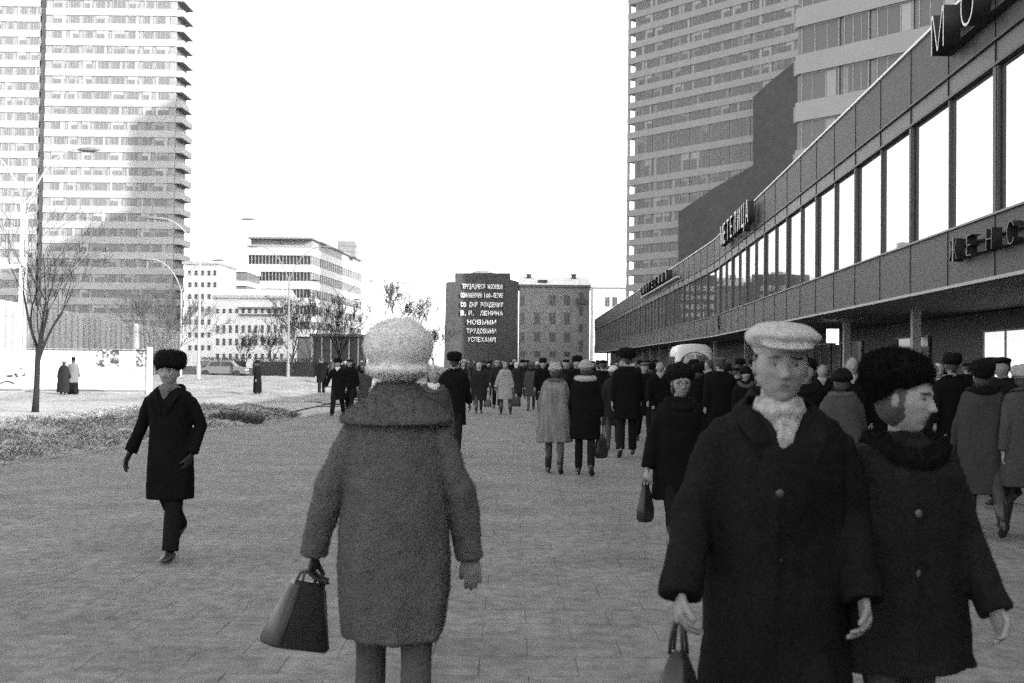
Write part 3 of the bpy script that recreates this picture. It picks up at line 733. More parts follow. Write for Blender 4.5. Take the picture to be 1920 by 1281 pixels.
# ------------------------------------------------------------------ street lamps
LM = mat('lamp_steel', .25, rough=.5, spec=.5); LD = mat('lamp_head', .12, rough=.5)
def lamp(px, Y, H, w_, label, yaw=0, r=.09, m=LM):
    q = at(px, 700, Y); root = empty('street_lamp', (q.x, Y, 0), label, 'street lamp', 'double armed street lamps', yaw)
    b = MB(); b.tube([(0, 0, 0), (0, 0, 1.2), (0, 0, 1.3), (0, 0, H*.72)], [r*1.7, r*1.6, r*1.1, r*.8], 10); b.build('pole', m, root)
    for s_ in (-1, 1):
        b = MB(); pts = []
        for k in range(13):
            a = k/12; pts.append((s_*w_*a**1.25, 0, H*.72+H*.28*(1-(1-a)**2.0)-.02*a))
        b.tube(pts, [r*.42]*13, 8); ar = b.build('arm', m, root)
        h_ = MB(); e1 = Vector(pts[-1]); h_.ell((e1.x+s_*.42, 0, e1.z-.02), (.55, .16, .11), 0, 12, 6, Matrix.Rotation(s_*-.02, 3, 'Y')); h_.build('lamp_head', LD, ar, smooth=True)
lamp(44, 52, 11.2, 2.4, 'tall sunlit double lamp nearest the camera, its pole rising behind the poster fence', r=.095)
lamp(372, 79, 11.4, 2.9, 'double lamp whose thin pole stands right of the man in the fur hat')
lamp(540, 94, 11.0, 2.7, 'double lamp in front of the white office block', m=mat('lamp_grey', .16, rough=.5))
lamp(640, 131, 10.8, 2.9, 'smaller double lamp over the dark pavilion', m=mat('lamp_grey', .16, rough=.5))
lamp(338, 88, 9.3, 2.4, 'short double lamp against the shaded foot of the left tower', m=LM)
lamp(706, 168, 10.6, 2.6, 'farthest tiny double lamp beside the pale bare trees', m=LM)
# mast with crossbar at left
b = MB(); q = at(45, 700, 60); b.tube([(0, 0, 0), (0, 0, 9.8)], [.17, .13], 10); b.box(-2.6, 0, -.05, .05, 6.3, 6.5); o = b.build('mast', COPE, loc=(q.x-.2, 60, 0)); tagit(o, 'thick white mast with a crossbar rising behind the poster fence', 'mast')

# ------------------------------------------------------------------ bare trees
def tree(px, py, Y, H, spread, label, tm, depth=6, seed=0, r0_=.09, trunk_h=.24, density=3, lean=0.0, twig=.006):
    rr = random.Random(seed); q = at(px, py, Y)
    root = empty('bare_tree', (q.x, Y, 0), label, 'tree', 'bare winter trees')
    T = MB(); Bm = MB()
    p0 = Vector((0, 0, -.05)); th = H*trunk_h; d = Vector((lean, 0, 1)).normalized(); pts = [p0]; p = p0.copy()
    for k in range(4): p = p+d*th/4; d = (d+Vector((rr.uniform(-.05, .05), rr.uniform(-.05, .05), 0))).normalized(); pts.append(p.copy())
    T.tube(pts, [r0_*1.25, r0_, r0_*.93, r0_*.88, r0_*.8], 9)
    def grow(p, d, L, r, lv):
        n = 3; pts = [p]; rad = [r]
        for k in range(n):
            d = (d+Vector((rr.gauss(0, .13), rr.gauss(0, .13), rr.gauss(0, .08)+.05))).normalized(); p = p+d*L/n; pts.append(p); rad.append(max(twig, r*(1-.4*(k+1)/n)))
        (Bm).tube(pts, rad, 5 if lv < 3 else 3, caps=False)
        if lv >= depth: return
        for k in range(density if lv < depth-1 else density+1):
            a = rr.uniform(.25, .75)*(1.1 if lv else .9); az = rr.uniform(0, 6.28)
            s_ = d.orthogonal().normalized(); s_.rotate(Matrix.Rotation(az, 3, d))
            nd = (d*math.cos(a)+s_*math.sin(a)*spread+Vector((0, 0, .15))).normalized()
            idx = rr.choice([1, 2, 3, 3]); grow(pts[idx].copy(), nd, L*rr.uniform(.58, .82), rad[idx]*rr.uniform(.5, .72), lv+1)
    for k in range(density+1):
        az = k*6.28/(density+1)+rr.uniform(-.4, .4); a = rr.uniform(.2, .75)
        grow(pts[-1].copy()-Vector((0, 0, rr.uniform(0, th*.3))), Vector((math.sin(a)*math.cos(az)*spread, math.sin(a)*math.sin(az)*spread, math.cos(a))).normalized(), H*.26, r0_*.55, 1)
    T.build('trunk', tm, root, smooth=True); Bm.build('crown', tm, root)
BK = mat('bark', .013, rough=.95, amp=.3, scale=9); BG = mat('bark_grey', .07, rough=.95, amp=.3, scale=9); BL = mat('bark_frost', .13, rough=.95)
tree(66, 770, 34.2, 6.7, 1.15, 'young bare tree with a straight dark trunk in front of the poster fence', BK, depth=5, seed=3, r0_=.09, trunk_h=.30, lean=.05, twig=.0045)
tree(312, 712, 84, 8.2, .95, 'dense bare tree at the right end of the ribbed hall', BG, depth=6, seed=5, r0_=.12, twig=.011)
tree(288, 712, 96, 8.0, .95, 'second dense bare tree against the foot of the left tower', BG, depth=6, seed=6, r0_=.12, twig=.011)
tree(548, 706, 102, 8.4, .8, 'bare tree beside the middle double lamp', BG, depth=6, seed=8, r0_=.12, twig=.011)
tree(510, 706, 106, 5.6, .9, 'smaller bare tree before the old white house', BG, depth=5, seed=9, r0_=.09, twig=.014)
tree(580, 706, 108, 7.0, .8, 'thin bare tree left of the pavilion', BG, depth=5, seed=10, r0_=.09, twig=.016)
tree(636, 704, 112, 9.4, .75, 'tallest dark bare tree in front of the pavilion', BK, depth=6, seed=12, r0_=.14, twig=.013)
tree(672, 702, 150, 8.6, .9, 'bare tree just left of the fluffy hat', BG, depth=5, seed=13, r0_=.12, twig=.014)
tree(728, 700, 190, 17.5, .8, 'pale frosted tree rising left above the fluffy hat', BL, depth=6, seed=14, r0_=.2, twig=.02)
tree(775, 700, 185, 14.5, .85, 'pale frosted tree rising right above the fluffy hat', BL, depth=6, seed=15, r0_=.2, twig=.02)
tree(812, 700, 170, 8.0, .9, 'low bare tree at the left edge of the fire wall', BG, depth=6, seed=16, r0_=.12, twig=.015)
tree(460, 708, 112, 5.0, .9, 'small bare tree near the black coated figure', BG, depth=5, seed=18, r0_=.08, twig=.014)

# ------------------------------------------------------------------ people
SKIN = mat('skin', .20, rough=.6, amp=.08, scale=30); SKIND = mat('skin_shadowed', .22, rough=.6)
LIP = mat('lips', .11, rough=.5); BROW = mat('brow_eye', .035, rough=.5); EYEW = mat('eye_white', .24, rough=.3)
def cloth(name, v, sc=60, amp=.18, bump=.004, big=.12, st=None): return mat(name, v, rough=.95, amp=amp, scale=sc, bump=bump, bscale=sc*1.6, spec=.03, amp2=big, scale2=5, stretch=st)
TR_D = cloth('trousers_dark', .012); ST_D = cloth('stocking_dark', .05); ST_M = cloth('stocking_mid', .075); BOOT = mat('boot_leather', .02, rough=.4, spec=.5)
HAIRD = mat('hair_dark', .03, rough=.7); HAIRL = mat('hair_fair', .06, rough=.7, amp=.3, scale=60, stretch=(1, 1, .1))
FURD = mat('fur_black', .006, rough=.95, spec=.1, amp=.6, scale=50); FURM = mat('fur_mid', .07, rough=.95, spec=.1, amp=.5, scale=40); FURL = mat('fur_light', .30, rough=.95, spec=.1, amp=.3, scale=40)
GLOVE = mat('glove_dark', .02, rough=.6)

def remeshed(mb, voxel, smooth=2, name='m'):
    me = mb.mesh(name, [SKIN]); ob = bpy.data.objects.new('tmp', me)
    bmx = bmesh.new(); bmx.from_mesh(me); bmesh.ops.recalc_face_normals(bmx, faces=bmx.faces); bmx.to_mesh(me); bmx.free()
    md = ob.modifiers.new('r', 'REMESH'); md.mode = 'VOXEL'; md.voxel_size = voxel; md.use_smooth_shade = True
    if smooth: sm_ = ob.modifiers.new('s', 'SMOOTH'); sm_.iterations = smooth; sm_.factor = .5
    out = evaluated(ob); bpy.data.meshes.remove(me)
    return out

def head_part(mb, c, yaw, pitch, roll=0, n=(56, 44), female=False, W=1.0):
    Rm = Matrix.Rotation(yaw, 3, 'Z') @ Matrix.Rotation(pitch, 3, 'X') @ Matrix.Rotation(roll, 3, 'Y')
    nu, nv = n; rings = []
    for j in range(nv+1):
        ph = -math.pi/2+math.pi*min(max(j, .03), nv-.03)/nv; ring = []
        for i in range(nu):
            th = 2*math.pi*i/nu; dx, dy, dz = math.cos(ph)*math.sin(th), math.cos(ph)*math.cos(th), math.sin(ph)
            x, y, z = .076*dx*W, .094*dy, .118*dz
            t_ = max(0, -dz); x *= 1-(.34 if female else .27)*t_**1.4
            if dy > 0:
                y = .088*dy**.82
                if dz < 0: y *= 1-.02*t_
            else:
                if dz < -.1: y *= 1-.45*min(1, (-dz-.1)/.8)
            if dy > .15:
                g = lambda cx, sx, cz, sz: math.exp(-((x-cx)/sx)**2-((z-cz)/sz)**2)
                nz_ = max(0, min(1, (.024-z)/.052)) if z > -.030 else max(0, 1-(-.030-z)/.010)
                y += .028*nz_**1.2*math.exp(-(x/(.0085+.006*nz_))**2)
                y += .007*(g(.012, .006, -.027, .008)+g(-.012, .006, -.027, .008))
                y -= .013*(g(.031, .015, .010, .011)+g(-.031, .015, .010, .011))
                y += .006*(g(.031, .009, .008, .006)+g(-.031, .009, .008, .006))
                y += .006*math.exp(-((z-.028)/.008)**2)*math.exp(-(x/.052)**4)
                y += .006*(g(0, .021, -.050, .0048)+g(0, .019, -.0615, .0055)) - .004*g(0, .024, -.0555, .0025)
                y += .009*g(0, .02, -.095, .016) - .004*g(0, .03, -.075, .007)
                y -= .006*(g(.05, .016, -.045, .022)+g(-.05, .016, -.045, .022))
                y += .004*(g(.043, .015, -.015, .012)+g(-.043, .015, -.015, .012))
            ring.append(Vector(c)+Rm @ Vector((x, y, z)))
        rings.append(ring)
    mb.loft(rings)
    for s_ in (-1, 1): mb.ell(Vector(c)+Rm @ Vector((s_*.077*W, -.008, .0)), (.009, .017, .029), 0, 10, 8, Rm @ Matrix.Rotation(s_*.25, 3, 'Z'))
    return Rm

def hand_part(mb, wrist, d, wdir, n, curl=(.35, .5, .4), spread=.05, thumb=(.6, .35), k=1.0):
    """d: along fingers, wdir: towards the index finger, n: palm normal (fingers curl that way)"""
    d = d.normalized(); n = (n-d*n.dot(d)).normalized(); wd = (wdir-d*wdir.dot(d)-n*wdir.dot(n)).normalized()
    Rr = Matrix((wd, d, n)).transposed()
    mb.ell(wrist+d*.045*k, (.038*k, .056*k, .015*k), 0, 16, 10, Rr)
    mb.ell(wrist+d*.062*k, (.039*k, .030*k, .0135*k), 0, 16, 10, Rr)
    mb.tube([wrist-d*.05*k, wrist+d*.012*k], [.026*k, .025*k], 12, flat=1)
    L = [(.029, .074, .0088), (.0098, .082, .0090), (-.0098, .076, .0087), (-.0285, .060, .0078)]
    for (o, ln, r) in L:
        p = wrist+d*(.084*k-abs(o)*.22)+wd*o*k; dirv = (d+wd*o*spread*18).normalized(); pts = [p-dirv*.02*k]; rad = [r*k]; pts.append(p); rad.append(r*k)
        for seg, cu in zip((.45, .32, .23), curl):
            dirv = (dirv*math.cos(cu)+n*math.sin(cu)).normalized(); ax = n*math.cos(cu)
            p = p+dirv*ln*seg*k; pts.append(p); rad.append(rad[-1]*.95)
            n2 = n
        mb.tube(pts, rad, 10, dome=True)
    a, b_ = thumb
    p = wrist+d*.022*k+wd*.026*k; dv = (d*math.cos(a)+wd*math.sin(a)+n*.25).normalized(); pts = [p-dv*.012*k, p]; rad = [.0125*k, .0125*k]
    for seg, cu in ((.036, 0), (.032, b_), (.024, b_)):
        dv = (dv*math.cos(cu)+(n*.6-wd*.45).normalized()*math.sin(cu)+d*.05).normalized(); p = p+dv*seg*k; pts.append(p); rad.append(rad[-1]*.92)
    mb.tube(pts, rad, 10, dome=True)

def fuzz(mb, me, n, ln, wd, mi=0, zmin=-9, rng=None, down=.2, curlv=.6):
    rng = rng or random
    polys = [(Vector(p.normal), [Vector(me.vertices[i].co) for i in p.vertices]) for p in me.polygons]
    ar = np.empty(len(me.polygons), 'f'); me.polygons.foreach_get('area', ar); acc = np.cumsum(ar); tot = float(acc[-1])
    for k in range(n):
        nrm, v = polys[min(len(polys)-1, int(np.searchsorted(acc, rng.random()*tot)))]; a, b_ = rng.random(), rng.random()
        q = v[0].lerp(v[1], a).lerp(v[2 if len(v) < 4 else 3].lerp(v[2], a), b_)
        t_ = Vector((rng.gauss(0, 1), rng.gauss(0, 1), rng.gauss(0, 1))); t_ = (t_-nrm*t_.dot(nrm))
        t_.normalize(); dd = (nrm+t_*rng.uniform(0, curlv)-Vector((0, 0, down))).normalized(); l = ln*rng.uniform(.4, 1.1)
        s_ = nrm.cross(t_).normalized()*wd
        mb.add([q-s_, q+s_, q+dd*l], [(0, 1, 2)], mi)

def arr(me):
    n = len(me.vertices); co = np.empty(n*3, 'f'); me.vertices.foreach_get('co', co); nr = np.empty(n*3, 'f'); me.vertices.foreach_get('normal', nr)
    return co.reshape(-1, 3), nr.reshape(-1, 3)
def displace(me, fn):
    co, nr = arr(me); d = np.array([fn(Vector(c)) for c in co.tolist()], 'f')
    me.vertices.foreach_set('co', (co+nr*d[:, None]).ravel()); me.update()
def addmesh(mb, me, mi=0):
    o = len(mb.v); mb.v.extend([tuple(v.co) for v in me.vertices]); mb.f.extend([tuple(i+o for i in p.vertices) for p in me.polygons]); mb.m.extend([mi]*len(me.polygons))

def rotf(v, f, a, s_):   # limb direction: f forward swing, a outward angle
    return Vector((s_*math.sin(a), math.sin(f)*math.cos(a), -math.cos(f)*math.cos(a)))

def build_person(root, sp):
    """parts in the local frame: facing +y, z up, height about 1.70 without hat"""
    fine = sp.get('vox', .012); fem = sp.get('f', False); rng = random.Random(sp.get('seed', 1))
    hq = fine < .007
    sh = .165 if fem else .190; z_sh = 1.375 if fem else 1.395
    lean = sp.get('lean', 0.03)
    cz = 1.575; hy = .02+lean*1.2
    hipz = .90
    B = MB(); joints = {}
    # legs
    feet = []
    for s_, (hf, kn, fp, spread) in ((1, sp.get('legR', (.25, .05, .1, .0))), (-1, sp.get('legL', (-.3, .25, -.5, .0)))):
        hp = Vector((s_*.085, 0, hipz)); td = rotf(0, hf, spread, s_); kp = hp+td*.44; sd_ = rotf(0, hf-kn, spread*.5, s_); ap = kp+sd_*.40
        joints[('hip', s_)] = hp; joints[('knee', s_)] = kp; joints[('ank', s_)] = ap
        fd = Vector((s_*.1, math.cos(fp), math.sin(fp))).normalized(); up = Vector((0, -math.sin(fp), math.cos(fp)))
        toe = ap+fd*.16-up*.055; heel = ap-fd*.06-up*.06
        feet.append((s_, ap, fd, up, toe, heel, sd_, kp))
    zmin = min(min(t_.z, h_.z) for _, _, _, _, t_, h_, _, _ in feet)-.028
    dz = Vector((0, 0, -zmin))
    tk = sp.get('leg_r', (.085, .058, .040)) if fem else sp.get('leg_r', (.095, .075, .070))
    for s_, ap, fd, up, toe, heel, sd_, kp in feet:
        hp = joints[('hip', s_)]
        m1 = hp.lerp(kp, .5); c1 = kp.lerp(ap, .3)-Vector((0, .012, 0)) if fem else kp.lerp(ap, .4)
        B.tube([hp+dz, m1+dz, kp+dz, c1+dz, ap+dz], [tk[0], tk[0]*.85, tk[1], tk[1]*(1.02 if fem else 1), tk[2]], 14)
    # torso
    def ringz(z, cx, cy, rx, ry, n=32, fold=0, fk=8, ph=0, pw=1.0):
        out = []
        for i in range(n):
            a = 2*math.pi*i/n; rr = 1+fold*math.sin(fk*a+ph)+fold*.6*math.sin((fk*1.7)*a+ph*2.3)
            ca, sa = math.cos(a), math.sin(a)
            out.append(Vector((cx+rx*rr*math.copysign(abs(ca)**pw, ca), cy+ry*rr*math.copysign(abs(sa)**pw, sa), z))+dz)
        return out
    B.loft([ringz(.84, 0, 0, .13, .09), ringz(1.0, 0, .0, .125, .09), ringz(1.2, 0, lean*.5, .14, .095), ringz(1.34, 0, lean*.8, .15, .08), ringz(1.41, 0, lean, .06, .055)])
    hc = Vector((sp.get('hx', 0), hy, cz))+dz
    nb = Vector((0, lean*.9, 1.38))+dz
    B.tube([nb, nb.lerp(hc, .45)+Vector((0, -.012, 0)), hc-Vector((0, .015, .03))], [.060 if fem else .066, .050 if fem else .058, .052], 16)
    Rh = head_part(B, hc, sp.get('yaw', 0), sp.get('pitch', 0), sp.get('roll', 0), (72, 60) if hq else (40, 32), fem)
    wr = {}
    arms = {}
    for s_, key in ((1, 'armR'), (-1, 'armL')):
        f, a, e_, ea = sp.get(key, (.25*s_, .10, .25, .0))
        S = Vector((s_*sh, lean*.7, z_sh))+dz; ud = rotf(0, f, a, s_); E = S+ud*.285; fd = rotf(0, f+e_, a+ea, s_); Wp = E+fd*.245
        arms[s_] = (S, E, Wp, ud, fd)
        B.tube([S+Vector((-s_*.03, 0, -.06)), S.lerp(E, .5), E, Wp], [.04, .038, .034, .026], 12)
        hd = sp.get('hand'+('R' if s_ > 0 else 'L'), {})
        n_ = Vector(hd.get('n', (-s_, 0, 0))); wdv = Vector(hd.get('w', (0, 1, .1))); dd = Vector(hd['d']) if 'd' in hd else fd
        if fine < .013: hand_part(B, Wp+fd*.01, dd, wdv, n_, hd.get('curl', (.35, .45, .35)), hd.get('spread', .05), hd.get('thumb', (.6, .35)), hd.get('k', 1.0 if fem else 1.08))
        else: B.ell(Wp+fd*.07, (.028, .038, .075), 0, 10, 8, Vector((0, 0, 1)).rotation_difference(fd).to_matrix())
        wr[s_] = Wp
    me = remeshed(B, fine*.75 if hq else fine, 2 if hq else 1, 'body')
    skin = sp.get('skin', SKIN); leg = sp.get('leg', ST_D if fem else TR_D); glR, glL = sp.get('gloveR'), sp.get('gloveL')
    for m in (skin, leg, LIP, BROW, glR or skin, glL or skin, EYEW): me.materials.append(m) if m is not None else None
    me.materials.clear(); [me.materials.append(m) for m in (skin, leg, LIP, BROW, glR or skin, glL or skin, EYEW)]
    Ri = Rh.inverted()
    cen = np.empty(len(me.polygons)*3, 'f'); me.polygons.foreach_get('center', cen); mids = []
    for c in cen.reshape(-1, 3).tolist():
        c = Vector(c); idx = 0
        l = Ri @ (c-hc)
        if c.z < hipz+dz.z+.05 and (c-arms[1][2]).length > .2 and (c-arms[-1][2]).length > .2 or (c.z < .55): idx = 1
        elif abs(l.x) < .08 and abs(l.z) < .13 and l.y > .02:
            if hq and abs(l.x) < .021*(1-abs(l.z+.056)/.010): idx = 2
            elif ((abs(l.x)-.032)/.0055)**2+((l.z-.008)/.0055)**2 < 1: idx = 3
            elif ((abs(l.x)-.031)/.013)**2+((l.z-.008)/.0048)**2 < 1: idx = 6 if ((abs(l.x)-.031)/.0125)**2+((l.z-.0075)/.004)**2 < 1 else 3
            elif abs(l.z-(.030-.12*max(0, abs(l.x)-.03)))<.0042 and .012 < abs(l.x) < .052: idx = 3
        elif (c-wr[1]-arms[1][4]*.08).length < .14: idx = 4
        elif (c-wr[-1]-arms[-1][4]*.08).length < .14: idx = 5
        mids.append(idx)
    me.polygons.foreach_set('material_index', mids)
    link('body', me, root)
    # shoes / boots
    for s_, ap, fd, up, toe, heel, sd_, kp in feet:
        b = MB(); side = fd.cross(up)
        def fr(c, w_, h0, h1): return [c+side*w_*math.cos(q)+up*((h0+h1)/2+(h1-h0)/2*math.sin(q))+dz for q in np.linspace(0, 2*math.pi, 15)[:-1]]
        a0 = ap-up*.085
        b.loft([fr(a0-fd*.075, .018, .005, .06), fr(a0-fd*.06, .030, 0, .085), fr(a0-fd*.01, .036, 0, .105), fr(a0+fd*.05, .040, 0, .085), fr(a0+fd*.11, .044, 0, .055), fr(a0+fd*.155, .038, .002, .04), fr(a0+fd*.18, .014, .008, .026)])
        bt = sp.get('boot', 0)
        if bt: 
            u_p = -sd_; b.tube([ap-u_p*.03+dz, ap+u_p*bt*.5+dz, ap+u_p*bt+dz], [.046, .058, .062], 14)
        if fem: b.tube([a0-fd*.05+dz+up*.02, a0-fd*.05-up*.028+dz], [.022, .014], 8)
        b.build('boot' if bt else 'shoe', sp.get('bootm', BOOT), root, smooth=True)
    # coat
    c_ = sp.get('coat', {}); hem = c_.get('hem', .50); fl = c_.get('flare', .215); wst = c_.get('waist', .185); hp_ = c_.get('hip', .205); shw = c_.get('sh', sh+.012); dp = c_.get('depth', .14); fo = c_.get('fold', .02); fk = c_.get('fk', 7)
    C = MB(); lz = lambda z: lean*max(0, (z-.9)/.5)*.8
    Rg = []
    nn = 72 if hq else 36
    for z, rx, ry, fd_ in ((1.470, .062, .060, 0), (1.448, .085, .070, 0), (1.435, shw*.62, .085, 0), (1.412, shw*.90, .102, 0), (1.375, shw*1.02, .115, 0), (1.32, shw*1.03, dp*.92, 0), (1.22, (shw+wst)/2, dp*.97, fo*.2), (1.08, wst, dp*.96, fo*.3), (.95, (wst+hp_)/2, dp, fo*.5), (.84, hp_, dp*1.04, fo*.7), (.70, (hp_+fl)/2, dp*1.10, fo), (.58, fl, dp*1.16, fo*1.2), (hem, fl*c_.get('in', 1.0), dp*1.18*c_.get('in', 1.0), fo*1.3)):
        if z < hem-.001 or (z != hem and z < hem+.04): continue
        Rg.append(ringz(z, 0, lz(z)*.9, rx, ry, nn, fd_, fk, sp.get('seed', 1)*1.3+z*.8, .92))
    C.loft(Rg[::-1])
    for s_ in (1, -1):
        S, E, Wp, ud, fd = arms[s_]
        cu = c_.get('cuff', .058); el_ = c_.get('elbow', .062); S = S+Vector((-s_*.012, 0, -.045)); s0 = S-Vector((s_*.06, 0, -.02)); s1 = S+ud*.03
        pts = [s0, s1, S.lerp(E, .35), S.lerp(E, .7), E, E.lerp(Wp, .4), E.lerp(Wp, .8), Wp+fd*(.026 if hq else .0)]
        sr_ = c_.get('sl', .066 if fem else .072); C.tube(pts, [.050, sr_, sr_*.98, sr_*.95, el_, el_*.98, cu, cu], 20 if hq else 12)
    if sp.get('buttons'):
        C.tube([Vector((.040, dp*k_+lz(z)*.9, z))+dz for z, k_ in ((1.18, .985), (1.08, .965), (.95, 1.0), (.84, 1.04), (.70, 1.10), (.58, 1.16), (hem+.01, 1.18))], [.008]*7, 8)
    cm_ = remeshed(C, fine*(1.1 if hq else 1.1), 5 if hq else 3, 'coat')
    amp = .0060 if hq else .003
    displace(cm_, lambda q: amp*2.2*noise.noise((q.x*9, q.y*9, q.z*3.2+sp.get('seed', 1)*7))+amp*.9*noise.noise((q.x*20, q.y*20, q.z*16+3)))
    cm_.materials.clear(); coatm = sp['coatm']; cm_.materials.append(coatm)
    if sp.get('coatfuzz'):
        cb = MB(); addmesh(cb, cm_); nf = len(cb.f); fuzz(cb, cm_, sp['coatfuzz'][0], sp['coatfuzz'][1], .0014, 0, rng=rng, down=.3); me2 = cb.mesh('coat', [coatm]); me2.polygons.foreach_set('use_smooth', [True]*len(me2.polygons)); cm_ = me2
    coat = link('coat', cm_, root)
    # dark slit line / buttons at the front
    bt_ = sp.get('buttons')
    if bt_:
        for k in range(3):
            b = MB(); z = 1.20-.2*k; ysurf = dp*1.0+lz(z)*.9
            b.ell((.03, ysurf+.002, z+dz.z), (.014, .007, .014), 0, 12, 6); b.build('button', bt_, coat, smooth=True)
    # collar
    co = sp.get('collar')
    if co:
        kind, cmat = co[0], co[1]; b = MB()
        if kind == 'shawl':      # big soft collar spread over shoulders
            R_ = []
            for z, rx, ry, yo in ((1.365, .185, .135, -.01), (1.352, .212, .160, -.012), (1.378, .215, .158, -.01), (1.415, .178, .130, 0), (1.455, .115, .100, 0), (1.50, .088, .082, 0), (1.515, .070, .066, 0)): R_.append(ringz(z, 0, lz(z)+yo, rx, ry, 48, .012, 6, 1))
            b.loft(R_); m_ = remeshed(b, max(fine, .008), 3, 'collar')
        elif kind == 'fur':
            for k in range(20):
                a = 2*math.pi*k/20; sc_ = co[2] if len(co) > 2 else 1.0
                fr_ = max(0, math.sin(a)); b.ell((.098*sc_*math.cos(a), lz(1.43)+.085*sc_*math.sin(a)+.01, 1.425-.055*fr_+dz.z), (.048*sc_, .043*sc_, .040*sc_), 0, 10, 8)
            m_ = remeshed(b, max(fine, .010), 2, 'collar')
        else:                    # turned down cloth collar with lapels
            for s_ in (1, -1):
                pts = [(s_*.0, -.088, 1.485), (s_*.075, -.065, 1.485), (s_*.098, .0, 1.465), (s_*.082, .075, 1.43), (s_*.05, .118, 1.36), (s_*.012, .132, co[2] if len(co) > 2 else 1.22)]
                wds = [.03, .032, .036, .040, .040, .010]
                rg = []
                for (x, y, z), w__ in zip(pts, wds):
                    o_ = Vector((x, y+lz(z), z))+dz; out = Vector((s_*.75, .1, -.65)) if y < .1 else Vector((s_*.95, .12, -.15)); out.normalize()
                    up_ = Vector((0, .0, .0)); t1 = Vector((x, y, 0)).normalized()*.012
                    rg.append([o_-out*.004, o_+t1, o_+out*w__*1.5+t1*1.3, o_+out*w__*1.55, o_+out*w__*.8-t1*.4])
                b.loft(rg)
            m_ = remeshed(b, min(max(fine*.9, .006), .010), 2, 'collar')
        cb = MB(); addmesh(cb, m_)
        if kind == 'fur' or (len(co) > 3): fuzz(cb, m_, int((4500 if hq else 500)), .018 if hq else .02, .0014 if hq else .004, rng=rng)
        me2 = cb.mesh('collar', [cmat]); me2.polygons.foreach_set('use_smooth', [True]*len(me2.polygons)); link('collar', me2, root)
    sc2 = sp.get('scarf')
    if sc2:
        b = MB(); b.loft([ringz(1.485, 0, lz(1.48)+.01, .070, .072, 24), ringz(1.45, 0, lz(1.45)+.012, .082, .082, 24), ringz(1.41, 0, lz(1.42)+.015, .08, .085, 24)])
        vz = sp.get('scarfz', 1.24)
        b.loft([[Vector((x*k_, y_+lz(z), z))+dz for x, y_ in ((-1, .06), (-.5, .11), (0, .118), (.5, .11), (1, .06), (0, .05))] for z, k_ in ((vz, .006), (1.34, .042), (1.45, .075))])
        for k_ in range(4 if hq else 0): b.tube([Vector((-.055+.02*k_, .085+lz(1.44), 1.455))+dz, Vector((-.01+.012*k_, .120+.004*k_+lz(1.36), 1.37))+dz, Vector((.004, .128+lz(1.28), 1.27))+dz], [.010, .012, .006], 8)
        m_ = remeshed(b, max(fine, .006), 2, 'scarf'); m_.materials.clear(); m_.materials.append(sc2); link('scarf', m_, root)
    # hair and hat, in head frame
    def HP(x, y, z): return hc+Rh @ Vector((x, y, z))
    hr = sp.get('hair', HAIRD)
    if hr:
        b = MB(); b.ell(HP(0, -.016, .012), (.083, .094, .118 if not fem else .112), 0, 28, 20, Rh)
        if fem and sp.get('longhair', 1): b.ell(HP(0, -.05, -.055), (.078, .055, .065), 0, 16, 12, Rh); b.ell(HP(.066, .0, -.02), (.02, .035, .05), 0, 10, 8, Rh); b.ell(HP(-.066, .0, -.02), (.02, .035, .05), 0, 10, 8, Rh)
        m_ = remeshed(b, max(fine, .006), 1, 'hair'); bmx = bmesh.new(); bmx.from_mesh(m_)
        dl = []
        for v in bmx.verts:
            l = Ri @ (v.co-hc); fwd = l.y-(.035 if fem else .020)-.25*max(0, l.z-.02)-(0 if l.z > .0 else .0)
            lim = .045 if l.z > .055 else (.030 if fem else .008)
            if l.y > lim+(l.z-.055)*.6*(l.z > .055): dl.append(v)
            elif not fem and l.z < -.03 and abs(l.x) > .04: dl.append(v)
            elif l.z < -.075 and not fem: dl.append(v)
        bmesh.ops.delete(bmx, geom=dl, context='VERTS'); bmx.to_mesh(m_); bmx.free()
        displace(m_, lambda q: .003*noise.noise(q*45))
        m_.materials.clear(); m_.materials.append(hr); link('hair', m_, root)
    ht_ = sp.get('hat')
    if ht_:
        kind, hm = ht_[0], ht_[1]; b = MB(); fz = None; k_ = ht_[2] if len(ht_) > 2 else 1.0
        T0 = Rh @ Matrix.Rotation(.10, 3, 'X')
        if kind == 'ushanka':
            R_ = []
            for z, r1 in ((.040, .086), (.044, .106), (.07, .119), (.12, .122), (.16, .114), (.182, .085), (.190, .02)): R_.append([hc+T0 @ Vector((r1*k_*math.cos(q), (r1*1.06)*k_*math.sin(q)-.012, z*(.5+.5*k_)-.004*math.sin(q))) for q in np.linspace(0, 2*math.pi, 25)[:-1]])
            b.loft(R_); fz = (.016, .0016)
        elif kind == 'ball':     # big fluffy rounded hat
            b.ell(HP(0, -.040, .092), (.118*k_, .122*k_, .080*k_), 0, 28, 20, Rh); b.ell(HP(0, -.062, .045), (.098*k_, .090*k_, .072*k_), 0, 24, 14, Rh); fz = (.020, .0014)
        elif kind == 'fluffy':
            b.ell(HP(0, -.02, .078), (.122*k_, .126*k_, .100*k_), 0, 32, 22, Rh); b.ell(HP(0, -.02, -.005), (.100*k_, .114*k_, .058*k_), 0, 28, 16, Rh); b.tube([HP(.100*k_*math.cos(q), .112*k_*math.sin(q)-.02, -.012) for q in np.linspace(0, 2*math.pi, 33)], [.019]*33, 10); fz = (.013, .0012)
        elif kind == 'knit':
            b.ell(HP(0, -.02, .050), (.098*k_, .108*k_, .092*k_), 0, 28, 20, Rh)
            for q in range(28): aa = q*2*math.pi/28; b.tube([HP(.101*k_*math.cos(aa), .110*k_*math.sin(aa)-.02, .015), HP(.104*k_*math.cos(aa), .113*k_*math.sin(aa)-.02, .05)], [.012, .012], 6)
        elif kind == 'beret':
